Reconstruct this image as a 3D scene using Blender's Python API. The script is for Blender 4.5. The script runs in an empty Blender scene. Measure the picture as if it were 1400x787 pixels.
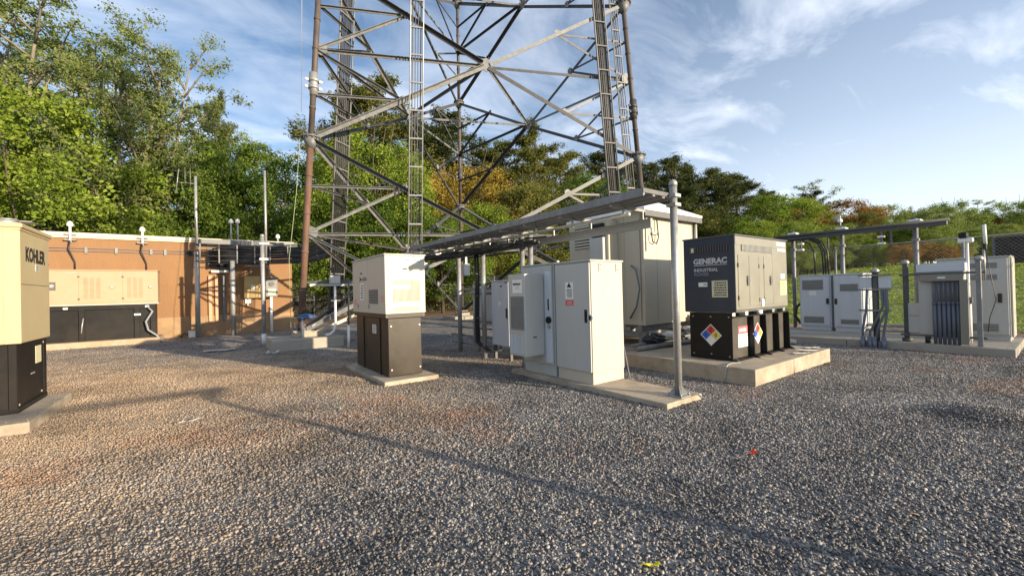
import bpy, bmesh, math, random
import numpy as np
from mathutils import Vector, Matrix
from math import radians as RAD, sin, cos, pi, tan

S = bpy.context.scene
COL = S.collection
rnd = random.Random(7)

# ------------------------------------------------------------------ camera
EYE = 1.5
cam_d = bpy.data.cameras.new("camera"); cam = bpy.data.objects.new("camera", cam_d); COL.objects.link(cam)
RT = Vector((0.80366484, -0.59459856, -0.02398694)); UP = Vector((0.014403, -0.02086121, 0.99967863)); FW = Vector((0.59490787, 0.80375205, 0.00820142))
m = Matrix(((RT.x, UP.x, -FW.x, 0), (RT.y, UP.y, -FW.y, 0), (RT.z, UP.z, -FW.z, EYE), (0, 0, 0, 1)))
cam.matrix_world = m
cam_d.sensor_width = 36; cam_d.lens = 568.743 / 1400 * 36
cam_d.clip_start = 0.05; cam_d.clip_end = 2000
S.camera = cam

# ------------------------------------------------------------------ light
SUN_EL = RAD(10.6)
SUN_DIR = Vector((0.37 * cos(SUN_EL), -0.929 * cos(SUN_EL), sin(SUN_EL))).normalized()
sd = bpy.data.lights.new("sun", 'SUN'); sun = bpy.data.objects.new("sun", sd); COL.objects.link(sun)
sd.energy = 5.0; sd.angle = RAD(0.5); sd.color = (1.0, 0.83, 0.60)
sun.rotation_euler = SUN_DIR.to_track_quat('Z', 'Y').to_euler()
sun.location = SUN_DIR * 60
W = bpy.data.worlds.new("World"); S.world = W; W.use_nodes = True
nt = W.node_tree; nt.nodes.clear(); N = nt.nodes.new; L = nt.links.new
out = N('ShaderNodeOutputWorld'); bg = N('ShaderNodeBackground'); sky = N('ShaderNodeTexSky')
sky.sky_type = 'NISHITA'; sky.sun_disc = False; sky.sun_elevation = RAD(16)
sky.sun_rotation = math.atan2(SUN_DIR.x, SUN_DIR.y); sky.air_density = 1.0; sky.dust_density = 0.6; sky.ozone_density = 2.2
bg.inputs['Strength'].default_value = 0.10
tc = N('ShaderNodeTexCoord'); sep = N('ShaderNodeSeparateXYZ'); L(tc.outputs['Generated'], sep.inputs[0])
def mth(op, a, b=None, nt_=None, clamp=False):
    t = (nt_ or nt); n = t.nodes.new('ShaderNodeMath'); n.operation = op; n.use_clamp = clamp
    for i, v in enumerate((a, b)):
        if v is None: continue
        if isinstance(v, (int, float)): n.inputs[i].default_value = v
        else: t.links.new(v, n.inputs[i])
    return n.outputs[0]
zz = mth('ADD', mth('MAXIMUM', sep.outputs[2], 0.0), 0.16)
cmb = N('ShaderNodeCombineXYZ'); L(mth('DIVIDE', sep.outputs[0], zz), cmb.inputs[0]); L(mth('DIVIDE', sep.outputs[1], zz), cmb.inputs[1])
def wnoise(scale, detail, rough, dist, sx=1, sy=1, rot=0, off=(0, 0, 0)):
    mp = N('ShaderNodeMapping'); mp.inputs['Scale'].default_value = (sx, sy, 1); mp.inputs['Rotation'].default_value = (0, 0, rot); mp.inputs['Location'].default_value = off
    L(cmb.outputs[0], mp.inputs[0]); n = N('ShaderNodeTexNoise'); n.inputs['Scale'].default_value = scale; n.inputs['Detail'].default_value = detail
    n.inputs['Roughness'].default_value = rough; n.inputs['Distortion'].default_value = dist; L(mp.outputs[0], n.inputs['Vector']); return n.outputs['Fac']
def ramp(fac, stops, t=None):
    t = t or nt; r = t.nodes.new('ShaderNodeValToRGB'); e = r.color_ramp.elements
    while len(e) < len(stops): e.new(0.5)
    for el, (p_, c_) in zip(e, stops):
        el.position = p_; el.color = (c_, c_, c_, 1) if isinstance(c_, (int, float)) else (*c_, 1)
    t.links.new(fac, r.inputs[0]); return r.outputs[0]
big = wnoise(0.7, 3, 0.5, 0.3, 1, 1, 0.3, (1.6, 5.6, 0))
fine = wnoise(2.2, 7, 0.58, 0.5, 0.8, 1.4, 0.9, (5, 2, 0))
cl = mth('MULTIPLY', ramp(big, [(0.32, 0.3), (0.52, 1)]), ramp(fine, [(0.36, 0), (0.72, 1)]))
# thin veil that thickens towards the horizon
veil = ramp(sep.outputs[2], [(0.0, 0.85), (0.12, 0.60), (0.30, 0.32), (0.55, 0.12), (0.8, 0.05)])
side = mth('ADD', mth('MULTIPLY', sep.outputs[0], 0.55), mth('MULTIPLY', sep.outputs[1], -0.45))
side = ramp(mth('ADD', side, 0.35), [(0.1, 0.25), (0.75, 1.0)])
veil = mth('MULTIPLY', veil, side)
cf = mth('MAXIMUM', mth('MULTIPLY', cl, 0.75), veil)
mx = N('ShaderNodeMix'); mx.data_type = 'RGBA'; L(cf, mx.inputs[0])
hs = N('ShaderNodeHueSaturation'); hs.inputs['Saturation'].default_value = 1.08; hs.inputs['Value'].default_value = 1.0; L(sky.outputs[0], hs.inputs['Color'])
L(hs.outputs[0], mx.inputs[6]); mx.inputs[7].default_value = (7.2, 7.6, 8.4, 1)
L(mx.outputs[2], bg.inputs[0]); L(bg.outputs[0], out.inputs[0])
S.view_settings.view_transform = 'Standard'; S.view_settings.look = 'None'; S.view_settings.exposure = 0.86; S.view_settings.gamma = 1.0
S.render.engine = 'CYCLES'

# ------------------------------------------------------------------ materials
MATS = {}
def newmat(name):
    m_ = bpy.data.materials.new(name); m_.use_nodes = True; t = m_.node_tree
    return m_, t, t.nodes['Principled BSDF']
def pm(name, col, rough=0.55, metal=0.0, var=0.12, scale=3.0, bump=0.0, bscale=60, dirt=None, dirt_amt=0.0, dirt_scale=2.0, spec=0.5, stretch=(1, 1, 1)):
    if name in MATS: return MATS[name]
    m_, t, b = newmat(name)
    tcx = t.nodes.new('ShaderNodeTexCoord'); mp = t.nodes.new('ShaderNodeMapping'); mp.inputs['Scale'].default_value = stretch
    t.links.new(tcx.outputs['Object'], mp.inputs[0])
    n = t.nodes.new('ShaderNodeTexNoise'); n.inputs['Scale'].default_value = scale; n.inputs['Detail'].default_value = 6; n.inputs['Roughness'].default_value = 0.65
    t.links.new(mp.outputs[0], n.inputs['Vector'])
    lo = tuple(c * (1 - var) for c in col); hi = tuple(min(1, c * (1 + var)) for c in col)
    c_ = ramp(n.outputs['Fac'], [(0.3, lo), (0.7, hi)], t)
    if dirt:
        n2 = t.nodes.new('ShaderNodeTexNoise'); n2.inputs['Scale'].default_value = dirt_scale; n2.inputs['Detail'].default_value = 8; n2.inputs['Roughness'].default_value = 0.7
        t.links.new(mp.outputs[0], n2.inputs['Vector'])
        f_ = ramp(n2.outputs['Fac'], [(0.45, 0), (0.75, dirt_amt)], t)
        mm = t.nodes.new('ShaderNodeMix'); mm.data_type = 'RGBA'; t.links.new(f_, mm.inputs[0]); t.links.new(c_, mm.inputs[6]); mm.inputs[7].default_value = (*dirt, 1); c_ = mm.outputs[2]
    t.links.new(c_, b.inputs['Base Color'])
    rr = ramp(n.outputs['Fac'], [(0.25, max(0.05, rough - 0.09)), (0.75, min(1, rough + 0.09))], t); t.links.new(rr, b.inputs['Roughness'])
    b.inputs['Metallic'].default_value = metal; b.inputs['Specular IOR Level'].default_value = spec
    if bump:
        nb = t.nodes.new('ShaderNodeTexNoise'); nb.inputs['Scale'].default_value = bscale; nb.inputs['Detail'].default_value = 4
        t.links.new(tcx.outputs['Object'], nb.inputs['Vector'])
        bp = t.nodes.new('ShaderNodeBump'); bp.inputs['Strength'].default_value = bump; bp.inputs['Distance'].default_value = 0.02
        t.links.new(nb.outputs['Fac'], bp.inputs['Height']); t.links.new(bp.outputs[0], b.inputs['Normal'])
    MATS[name] = m_; return m_
peach = pm('peach_paint', (0.43, 0.285, 0.18), 0.5, var=0.05, dirt=(0.33, 0.23, 0.14), dirt_amt=0.4, dirt_scale=1.6)
peach_dark = pm('peach_paint_dark', (0.34, 0.22, 0.13), 0.5)
tan_paint = pm('tan_paint', (0.49, 0.405, 0.235), 0.5, var=0.05, dirt=(0.36, 0.27, 0.16), dirt_amt=0.35, dirt_scale=1.6, stretch=(1, 1, .5))
tan_dark = pm('tan_paint_dark', (0.50, 0.40, 0.23), 0.5, var=0.05)
cream = pm('cream_paint', (0.50, 0.455, 0.37), 0.42, var=0.04, dirt=(0.5, 0.44, 0.34), dirt_amt=0.5, dirt_scale=3.5, stretch=(1, 1, .22))
cream_pale = pm('pale_cream_paint', (0.49, 0.46, 0.385), 0.45, var=0.04, dirt=(0.5, 0.44, 0.34), dirt_amt=0.25, dirt_scale=2)
cabgrey = pm('cabinet_grey', (0.45, 0.455, 0.44), 0.38, var=0.04, dirt=(0.42, 0.38, 0.31), dirt_amt=0.5, dirt_scale=3.5, stretch=(1, 1, .22))
cabblue = pm('cabinet_blue_grey', (0.56, 0.60, 0.66), 0.40, var=0.04, dirt=(0.42, 0.40, 0.36), dirt_amt=0.5, dirt_scale=3.5, stretch=(1, 1, .22))
shelter_m = pm('shelter_panel', (0.47, 0.425, 0.335), 0.6, var=0.05, dirt=(0.42, 0.38, 0.28), dirt_amt=0.35, dirt_scale=1.2, stretch=(1, 1, .3))
white = pm('white_plastic', (0.78, 0.77, 0.74), 0.4, var=0.04)
white_roof = pm('white_roof', (0.76, 0.76, 0.76), 0.5, var=0.06)
black = pm('black_steel', (0.010, 0.009, 0.0085), 0.5, var=0.25, scale=2, dirt=(0.045, 0.032, 0.022), dirt_amt=0.4, dirt_scale=1.4, spec=0.25)
blackplain = pm('black_rubber', (0.012, 0.012, 0.013), 0.55, var=0.2, spec=0.3)
bronze = pm('bronze_tank', (0.028, 0.021, 0.014), 0.36, metal=0.0, var=0.2, scale=2.5, dirt=(0.05, 0.036, 0.022), dirt_amt=0.5, spec=0.3)
grille = pm('grille_dark', (0.10, 0.10, 0.10), 0.6, var=0.1)
grille_mid = pm('grille_mid', (0.30, 0.30, 0.29), 0.6, var=0.1)
cablem = pm('cable_black', (0.022, 0.022, 0.024), 0.45, var=0.3)
galv = pm('galvanised', (0.36, 0.36, 0.355), 0.45, metal=0.45, var=0.16, scale=14, dirt=(0.30, 0.29, 0.26), dirt_amt=0.5, dirt_scale=4)
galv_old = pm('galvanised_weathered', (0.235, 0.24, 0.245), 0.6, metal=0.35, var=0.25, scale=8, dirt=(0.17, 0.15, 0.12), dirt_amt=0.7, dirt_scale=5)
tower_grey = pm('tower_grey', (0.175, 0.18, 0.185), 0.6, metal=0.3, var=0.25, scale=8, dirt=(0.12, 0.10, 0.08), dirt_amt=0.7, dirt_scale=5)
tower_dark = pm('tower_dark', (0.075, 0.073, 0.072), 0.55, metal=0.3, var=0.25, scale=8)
galv_dark = pm('galvanised_dull', (0.11, 0.11, 0.11), 0.6, metal=0.3, var=0.25, scale=9)
rust = pm('rusty_leg', (0.135, 0.072, 0.047), 0.75, metal=0.1, var=0.35, scale=5, bump=0.3, bscale=40, dirt=(0.17, 0.14, 0.12), dirt_amt=0.75, dirt_scale=3, stretch=(1, 1, .35))
legbrown = pm('weathered_leg', (0.085, 0.068, 0.06), 0.65, metal=0.2, var=0.35, scale=5, dirt=(0.15, 0.11, 0.09), dirt_amt=0.6, dirt_scale=3, stretch=(1, 1, .35))
concrete = pm('concrete', (0.40, 0.34, 0.26), 0.9, var=0.2, scale=3, bump=0.35, bscale=70, dirt=(0.20, 0.145, 0.09), dirt_amt=0.85, dirt_scale=2.2)
concrete_g = pm('concrete_grey', (0.36, 0.33, 0.28), 0.9, var=0.16, scale=5, bump=0.3, bscale=90, dirt=(0.18, 0.15, 0.11), dirt_amt=0.6, dirt_scale=2.5)
concrete_rust = pm('concrete_rusty', (0.40, 0.27, 0.17), 0.9, var=0.2, scale=4, bump=0.3, bscale=90, dirt=(0.45, 0.38, 0.30), dirt_amt=0.8, dirt_scale=3)
stucco = pm('stucco_wall', (0.265, 0.145, 0.068), 0.9, var=0.09, scale=2, bump=0.9, bscale=26, dirt=(0.22, 0.125, 0.065), dirt_amt=0.8, dirt_scale=0.9, stretch=(1, 1, .3))
stucco_skirt = pm('stucco_skirt', (0.33, 0.215, 0.12), 0.9, var=0.15, scale=3, bump=0.5, bscale=50, dirt=(0.20, 0.12, 0.07), dirt_amt=0.9, dirt_scale=1.6)
cap_m = pm('roof_cap', (0.66, 0.58, 0.45), 0.7, var=0.08)
pinkpvc = pm('painted_conduit', (0.52, 0.30, 0.18), 0.6, var=0.08)
shaded_navy = pm('generator_shaded_end', (0.034, 0.042, 0.060), 0.45, var=0.07, dirt=(0.08, 0.08, 0.08), dirt_amt=0.25, spec=0.3)  # end panel's shade is put into this colour; the sunlit sides use olive
olive = pm('generator_olive', (0.215, 0.21, 0.175), 0.42, var=0.05, dirt=(0.28, 0.26, 0.21), dirt_amt=0.3)
darkgrey = pm('dark_grey_paint', (0.075, 0.077, 0.085), 0.5, var=0.1)
bluem = pm('blue_plastic', (0.04, 0.09, 0.22), 0.5, var=0.15)
red = pm('sign_red', (0.60, 0.035, 0.03), 0.5, var=0.03)
sblue = pm('sign_blue', (0.02, 0.11, 0.52), 0.5, var=0.03)
yellow = pm('sign_yellow', (0.72, 0.60, 0.10), 0.5, var=0.03)
yflag = pm('flag_yellow', (0.85, 0.80, 0.03), 0.4, var=0.03)
oflag = pm('orange_plastic', (0.80, 0.10, 0.02), 0.5, var=0.1)
swhite = pm('sign_white', (0.78, 0.77, 0.74), 0.5, var=0.03)
spale = pm('sign_pale_yellow', (0.66, 0.62, 0.42), 0.5, var=0.04)
ink = pm('ink_black', (0.02, 0.02, 0.02), 0.6, var=0.02)
inkgrey = pm('ink_silver', (0.52, 0.52, 0.54), 0.5, var=0.02)
inkdim = pm('ink_dim', (0.20, 0.22, 0.25), 0.5, var=0.02)
inkblue = pm('ink_pale_blue', (0.16, 0.33, 0.45), 0.5, var=0.02)
conduitm = pm('conduit_slate', (0.12, 0.135, 0.17), 0.5, var=0.12)
bark = pm('bark', (0.10, 0.075, 0.055), 0.95, var=0.4, scale=2.5, bump=0.6, bscale=8, stretch=(1, 1, .3))
bark_pale = pm('bark_pale', (0.20, 0.17, 0.13), 0.95, var=0.35, scale=2.5, bump=0.5, bscale=8, stretch=(1, 1, .3))

def leafmat(name, a, b, c, trans=0.32):
    m_ = bpy.data.materials.new(name); m_.use_nodes = True; t = m_.node_tree; t.nodes.clear()
    o = t.nodes.new('ShaderNodeOutputMaterial'); d = t.nodes.new('ShaderNodeBsdfDiffuse'); tr = t.nodes.new('ShaderNodeBsdfTranslucent'); mxs = t.nodes.new('ShaderNodeMixShader')
    g = t.nodes.new('ShaderNodeNewGeometry'); oi = t.nodes.new('ShaderNodeObjectInfo'); tcx = t.nodes.new('ShaderNodeTexCoord')
    n = t.nodes.new('ShaderNodeTexNoise'); n.inputs['Scale'].default_value = 0.55; n.inputs['Detail'].default_value = 2; t.links.new(tcx.outputs['Object'], n.inputs['Vector'])
    s = mth('ADD', mth('MULTIPLY', n.outputs['Fac'], 0.9, t), mth('MULTIPLY', g.outputs['Random Per Island'], 0.45, t), t)
    s = mth('ADD', s, mth('MULTIPLY', oi.outputs['Random'], 0.22, t), t); s = mth('SUBTRACT', s, 0.28, t)
    c_ = ramp(s, [(0.15, a), (0.5, b), (0.85, c)], t)
    t.links.new(c_, d.inputs[0]); t.links.new(c_, tr.inputs[0]); mxs.inputs[0].default_value = trans
    t.links.new(d.outputs[0], mxs.inputs[1]); t.links.new(tr.outputs[0], mxs.inputs[2]); t.links.new(mxs.outputs[0], o.inputs[0])
    MATS[name] = m_; return m_
lf_tall = leafmat('leaf_tall', (0.13, 0.18, 0.055), (0.24, 0.29, 0.09), (0.35, 0.38, 0.15), 0.5)
lf_bright = leafmat('leaf_bright', (0.11, 0.17, 0.025), (0.21, 0.29, 0.04), (0.34, 0.41, 0.08), 0.42)
lf_spring = leafmat('leaf_spring', (0.11, 0.16, 0.04), (0.20, 0.26, 0.06), (0.32, 0.37, 0.11), 0.42)
lf_mid = leafmat('leaf_mid', (0.06, 0.11, 0.022), (0.13, 0.20, 0.035), (0.22, 0.29, 0.06), 0.42)
lf_pine = leafmat('leaf_pine', (0.035, 0.055, 0.022), (0.075, 0.095, 0.035), (0.15, 0.155, 0.05), 0.25)
lf_olive = leafmat('leaf_olive', (0.07, 0.09, 0.025), (0.15, 0.16, 0.04), (0.25, 0.23, 0.065), 0.3)
lf_yellow = leafmat('leaf_yellow', (0.14, 0.12, 0.025), (0.30, 0.22, 0.045), (0.42, 0.30, 0.07))
lf_rust = leafmat('leaf_rust', (0.16, 0.11, 0.035), (0.30, 0.17, 0.05), (0.40, 0.27, 0.08))
grass_m = leafmat('grass_blades', (0.13, 0.19, 0.03), (0.25, 0.33, 0.055), (0.40, 0.43, 0.11))

# ------------------------------------------------------------------ builders
class MB:
    def __init__(s): s.bm = bmesh.new(); s.mats = []; s.cur = 0
    def mat(s, m_):
        if m_ not in s.mats: s.mats.append(m_)
        s.cur = s.mats.index(m_); return s
    def box(s, x0, x1, y0, y1, z0, z1, bev=0.0, seg=1):
        x0, x1 = min(x0, x1), max(x0, x1); y0, y1 = min(y0, y1), max(y0, y1); z0, z1 = min(z0, z1), max(z0, z1)
        vs = [s.bm.verts.new((x, y, z)) for z in (z0, z1) for x, y in ((x0, y0), (x1, y0), (x1, y1), (x0, y1))]
        fs = [s.bm.faces.new([vs[i] for i in q]) for q in ((3, 2, 1, 0), (4, 5, 6, 7), (0, 1, 5, 4), (1, 2, 6, 5), (2, 3, 7, 6), (3, 0, 4, 7))]
        if bev:
            es = {e for f in fs for e in f.edges}
            r = bmesh.ops.bevel(s.bm, geom=list(es), offset=bev, segments=seg, affect='EDGES', profile=0.5)
            fs = set(fs) | set(r['faces'])
        for f in fs:
            if f.is_valid: f.material_index = s.cur
        return s
    def prism(s, pts, a, b):
        """pts: ring of Vector offsets; extruded from a to b (a, b Vectors)"""
        a = Vector(a); b = Vector(b)
        r0 = [s.bm.verts.new(a + p) for p in pts]; r1 = [s.bm.verts.new(b + p) for p in pts]; n = len(pts); fs = []
        for i in range(n): fs.append(s.bm.faces.new((r0[i], r0[(i + 1) % n], r1[(i + 1) % n], r1[i])))
        fs.append(s.bm.faces.new(r0[::-1])); fs.append(s.bm.faces.new(r1))
        for f in fs: f.material_index = s.cur
        return s
    def frame(s, a, b, ref=None):
        d = (Vector(b) - Vector(a)).normalized(); ref = Vector(ref) if ref is not None else (Vector((0, 0, 1)) if abs(d.z) < 0.95 else Vector((1, 0, 0)))
        u = d.cross(ref).normalized(); v = d.cross(u).normalized(); return d, u, v
    def cyl(s, a, b, r, n=10, r2=None, smooth=True, ref=None):
        d, u, v = s.frame(a, b, ref); a = Vector(a); b = Vector(b); r2 = r if r2 is None else r2
        ring = lambda c, q: [s.bm.verts.new(c + u * (cos(2 * pi * i / n) * q) + v * (sin(2 * pi * i / n) * q)) for i in range(n)]
        A = ring(a, r); B = ring(b, max(r2, 1e-4))
        for i in range(n):
            f = s.bm.faces.new((A[i], A[(i + 1) % n], B[(i + 1) % n], B[i])); f.material_index = s.cur; f.smooth = smooth
        for f in (s.bm.faces.new(A[::-1]), s.bm.faces.new(B)): f.material_index = s.cur
        return s
    def tube(s, pts, r, n=6):
        pts = [Vector(p_) for p_ in pts]; rings = []
        u = None
        for i, p_ in enumerate(pts):
            d = (pts[min(i + 1, len(pts) - 1)] - pts[max(i - 1, 0)]).normalized()
            if u is None:
                ref = Vector((0, 0, 1)) if abs(d.z) < 0.9 else Vector((1, 0, 0)); u = d.cross(ref).normalized()
            u = (u - d * u.dot(d)).normalized(); v = d.cross(u); q = r[i] if isinstance(r, (list, tuple)) else r
            rings.append([s.bm.verts.new(p_ + u * (cos(2 * pi * k / n) * q) + v * (sin(2 * pi * k / n) * q)) for k in range(n)])
        for A, B in zip(rings, rings[1:]):
            for k in range(n):
                f = s.bm.faces.new((A[k], A[(k + 1) % n], B[(k + 1) % n], B[k])); f.material_index = s.cur; f.smooth = True
        for f in (s.bm.faces.new(rings[0][::-1]), s.bm.faces.new(rings[-1])): f.material_index = s.cur
        return s
    def angle(s, a, b, w, t=0.012, ref=(0, 0, 1), flip=1):
        d, u, v = s.frame(a, b, ref); u = u * flip
        ring = [Vector((0, 0, 0)), u * w, u * w + v * t, u * t + v * t, u * t + v * w, v * w]
        return s.prism(ring, a, b)
    def quad(s, a, b, c, d):
        f = s.bm.faces.new([s.bm.verts.new(q) for q in (a, b, c, d)]); f.material_index = s.cur; return s
    def lathe(s, c, prof, n=12):
        c = Vector(c); rings = [[s.bm.verts.new(c + Vector((cos(2 * pi * k / n) * r, sin(2 * pi * k / n) * r, z))) for k in range(n)] for r, z in prof]
        for A, B in zip(rings, rings[1:]):
            for k in range(n):
                f = s.bm.faces.new((A[k], A[(k + 1) % n], B[(k + 1) % n], B[k])); f.material_index = s.cur; f.smooth = True
        for f in (s.bm.faces.new(rings[0][::-1]), s.bm.faces.new(rings[-1])): f.material_index = s.cur
        return s

ORG = {}
def tag(o, label=None, cat=None, group=None, kind=None):
    if label: o['label'] = label
    if cat: o['category'] = cat
    if group: o['group'] = group
    if kind: o['kind'] = kind
    return o
def thing(name, label, cat, loc, group=None):
    o = bpy.data.objects.new(name, None); COL.objects.link(o); o.empty_display_size = 0.2
    o.location = loc; ORG[o] = Vector(loc); return tag(o, label, cat, group)
def build(mb, name, mat=None, parent=None, loc=None, label=None):
    org = ORG[parent] if parent is not None else Vector(loc or (0, 0, 0))
    me = bpy.data.meshes.new(name); bmesh.ops.recalc_face_normals(mb.bm, faces=mb.bm.faces[:])
    bmesh.ops.translate(mb.bm, verts=mb.bm.verts[:], vec=-org); mb.bm.to_mesh(me); mb.bm.free()
    if mb.mats:
        for q in mb.mats: me.materials.append(q)
    else: me.materials.append(mat)
    o = bpy.data.objects.new(name, me); COL.objects.link(o); ORG[o] = org
    if parent is not None: o.parent = parent
    else: o.location = org
    if label: o['label'] = label
    return o
def B(name, mat, parent, x0, x1, y0, y1, z0, z1, bev=0.0, label=None, seg=1):
    mb = MB(); mb.box(x0, x1, y0, y1, z0, z1, bev, seg); return build(mb, name, mat, parent, label=label)
def CY(name, mat, parent, a, b, r, n=10, r2=None, label=None):
    mb = MB(); mb.cyl(a, b, r, n, r2); return build(mb, name, mat, parent, label=label)
def copy_tree(o, loc=None, label=None, parent=None, scale=None, rz=None):
    c = o.copy(); COL.objects.link(c)
    if parent is not None: c.parent = parent
    if loc is not None: c.location = loc
    if scale is not None: c.scale = scale
    if rz is not None: c.rotation_euler = (0, 0, rz)
    if label: c['label'] = label
    for ch in list(o.children): copy_tree(ch, parent=c)
    return c
def text(name, s, mat, parent, pos, size, face='-X', sx=1.0, bold=0.0, ex=0.002, align='LEFT', space=1.0, shear=0.0):
    cu = bpy.data.curves.new('txt', 'FONT'); cu.body = s; cu.size = size; cu.extrude = ex; cu.offset = bold; cu.align_x = align; cu.space_character = space; cu.resolution_u = 3; cu.shear = shear
    t = bpy.data.objects.new('txt', cu); COL.objects.link(t)
    dg = bpy.context.evaluated_depsgraph_get(); me = bpy.data.meshes.new_from_object(t.evaluated_get(dg)); COL.objects.unlink(t); bpy.data.objects.remove(t)
    if face == '-X': R_ = Matrix(((0, 0, -1), (-1, 0, 0), (0, 1, 0)))       # text runs to -Y, normal -X
    elif face == '-Y': R_ = Matrix(((1, 0, 0), (0, 0, -1), (0, 1, 0)))
    else: R_ = Matrix(((0, 0, 1), (1, 0, 0), (0, 1, 0)))                     # '+X' runs to +Y
    M = Matrix.Translation(Vector(pos) - ORG[parent]) @ R_.to_4x4() @ Matrix.Diagonal((sx, 1, 1, 1))
    me.transform(M); me.materials.clear(); me.materials.append(mat); me.name = name
    o = bpy.data.objects.new(name, me); COL.objects.link(o); o.parent = parent; ORG[o] = ORG[parent]; return o

TH = 0.004
def panel(name, mat, parent, face, x, a0, a1, z0, z1, t=TH, label=None, bev=0):
    """thin plate on a -X / +X / -Y face, standing proud by t"""
    if face == '-X': return B(name, mat, parent, x - t, x + 0.001, a0, a1, z0, z1, bev, label)
    if face == '+X': return B(name, mat, parent, x - 0.001, x + t, a0, a1, z0, z1, bev, label)
    return B(name, mat, parent, a0, a1, x - t, x + 0.001, z0, z1, bev, label)
def slats(name, mat, parent, face, x, a0, a1, z0, z1, n, vert=False, t=0.008, fill=0.5):
    mb = MB()
    for i in range(n):
        if vert:
            w = (a1 - a0) / n; c0 = a0 + w * i + w * (1 - fill) / 2; r = (c0, c0 + w * fill, z0, z1)
        else:
            w = (z1 - z0) / n; c0 = z0 + w * i + w * (1 - fill) / 2; r = (a0, a1, c0, c0 + w * fill)
        if face == '-X': mb.box(x - t, x + 0.001, r[0], r[1], r[2], r[3])
        elif face == '+X': mb.box(x - 0.001, x + t, r[0], r[1], r[2], r[3])
        else: mb.box(r[0], r[1], x - t, x + 0.001, r[2], r[3])
    return tag(build(mb, name, mat, parent), kind='stuff')
def lines(name, mat, parent, face, x, a0, a1, z0, z1, n, t=0.0015, seed=0, lead=0.5):
    """rows of unreadably small print: short broken strokes"""
    rr = random.Random(seed); mb = MB(); h = (z1 - z0) / n
    for i in range(n):
        z = z1 - h * (i + 0.5); p_ = a0 + rr.uniform(0, 0.06) * (a1 - a0); end = a1 - rr.uniform(0, 0.18) * (a1 - a0)
        while p_ < end:
            w = (a1 - a0) * rr.uniform(0.05, 0.14); q = min(p_ + w, end)
            if face == '-X': mb.box(x - t, x + 0.001, p_, q, z - h * lead / 2, z + h * lead / 2)
            else: mb.box(p_, q, x - t, x + 0.001, z - h * lead / 2, z + h * lead / 2)
            p_ = q + (a1 - a0) * 0.03
    return tag(build(mb, name, mat, parent), kind='stuff')

# ------------------------------------------------------------------ ground
def ss(t): t = max(0.0, min(1.0, t)); return t * t * (3 - 2 * t)
def hz(x, y):
    h = 3.3 * ss((x - 18) / 44) * (1 - ss((y - 12) / 24)) + 1.2 * ss((y - 36) / 40) + 5 * ss((x - 62) / 150)
    return h - 0.045
def frange(stops):
    r = []
    for a, b, st in stops:
        v = a
        while v < b - 1e-6: r.append(v); v += st
    r.append(stops[-1][1]); return r
xs = frange([(-700, -100, 60), (-100, -20, 8), (-20, 80, 2), (80, 200, 8), (200, 900, 60)])
ys = frange([(-700, -60, 60), (-60, -14, 6), (-14, 60, 2), (60, 160, 8), (160, 900, 60)])
def sheet(name, mat, xs, ys, fn, kind='structure'):
    vs = [(x, y, fn(x, y)) for y in ys for x in xs]; nx = len(xs)
    fs = [(j * nx + i, j * nx + i + 1, (j + 1) * nx + i + 1, (j + 1) * nx + i) for j in range(len(ys) - 1) for i in range(nx - 1)]
    me = bpy.data.meshes.new(name); me.from_pydata(vs, [], fs); me.materials.append(mat)
    for p_ in me.polygons: p_.use_smooth = True
    o = bpy.data.objects.new(name, me); COL.objects.link(o); ORG[o] = Vector((0, 0, 0)); o['kind'] = kind; return o

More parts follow.
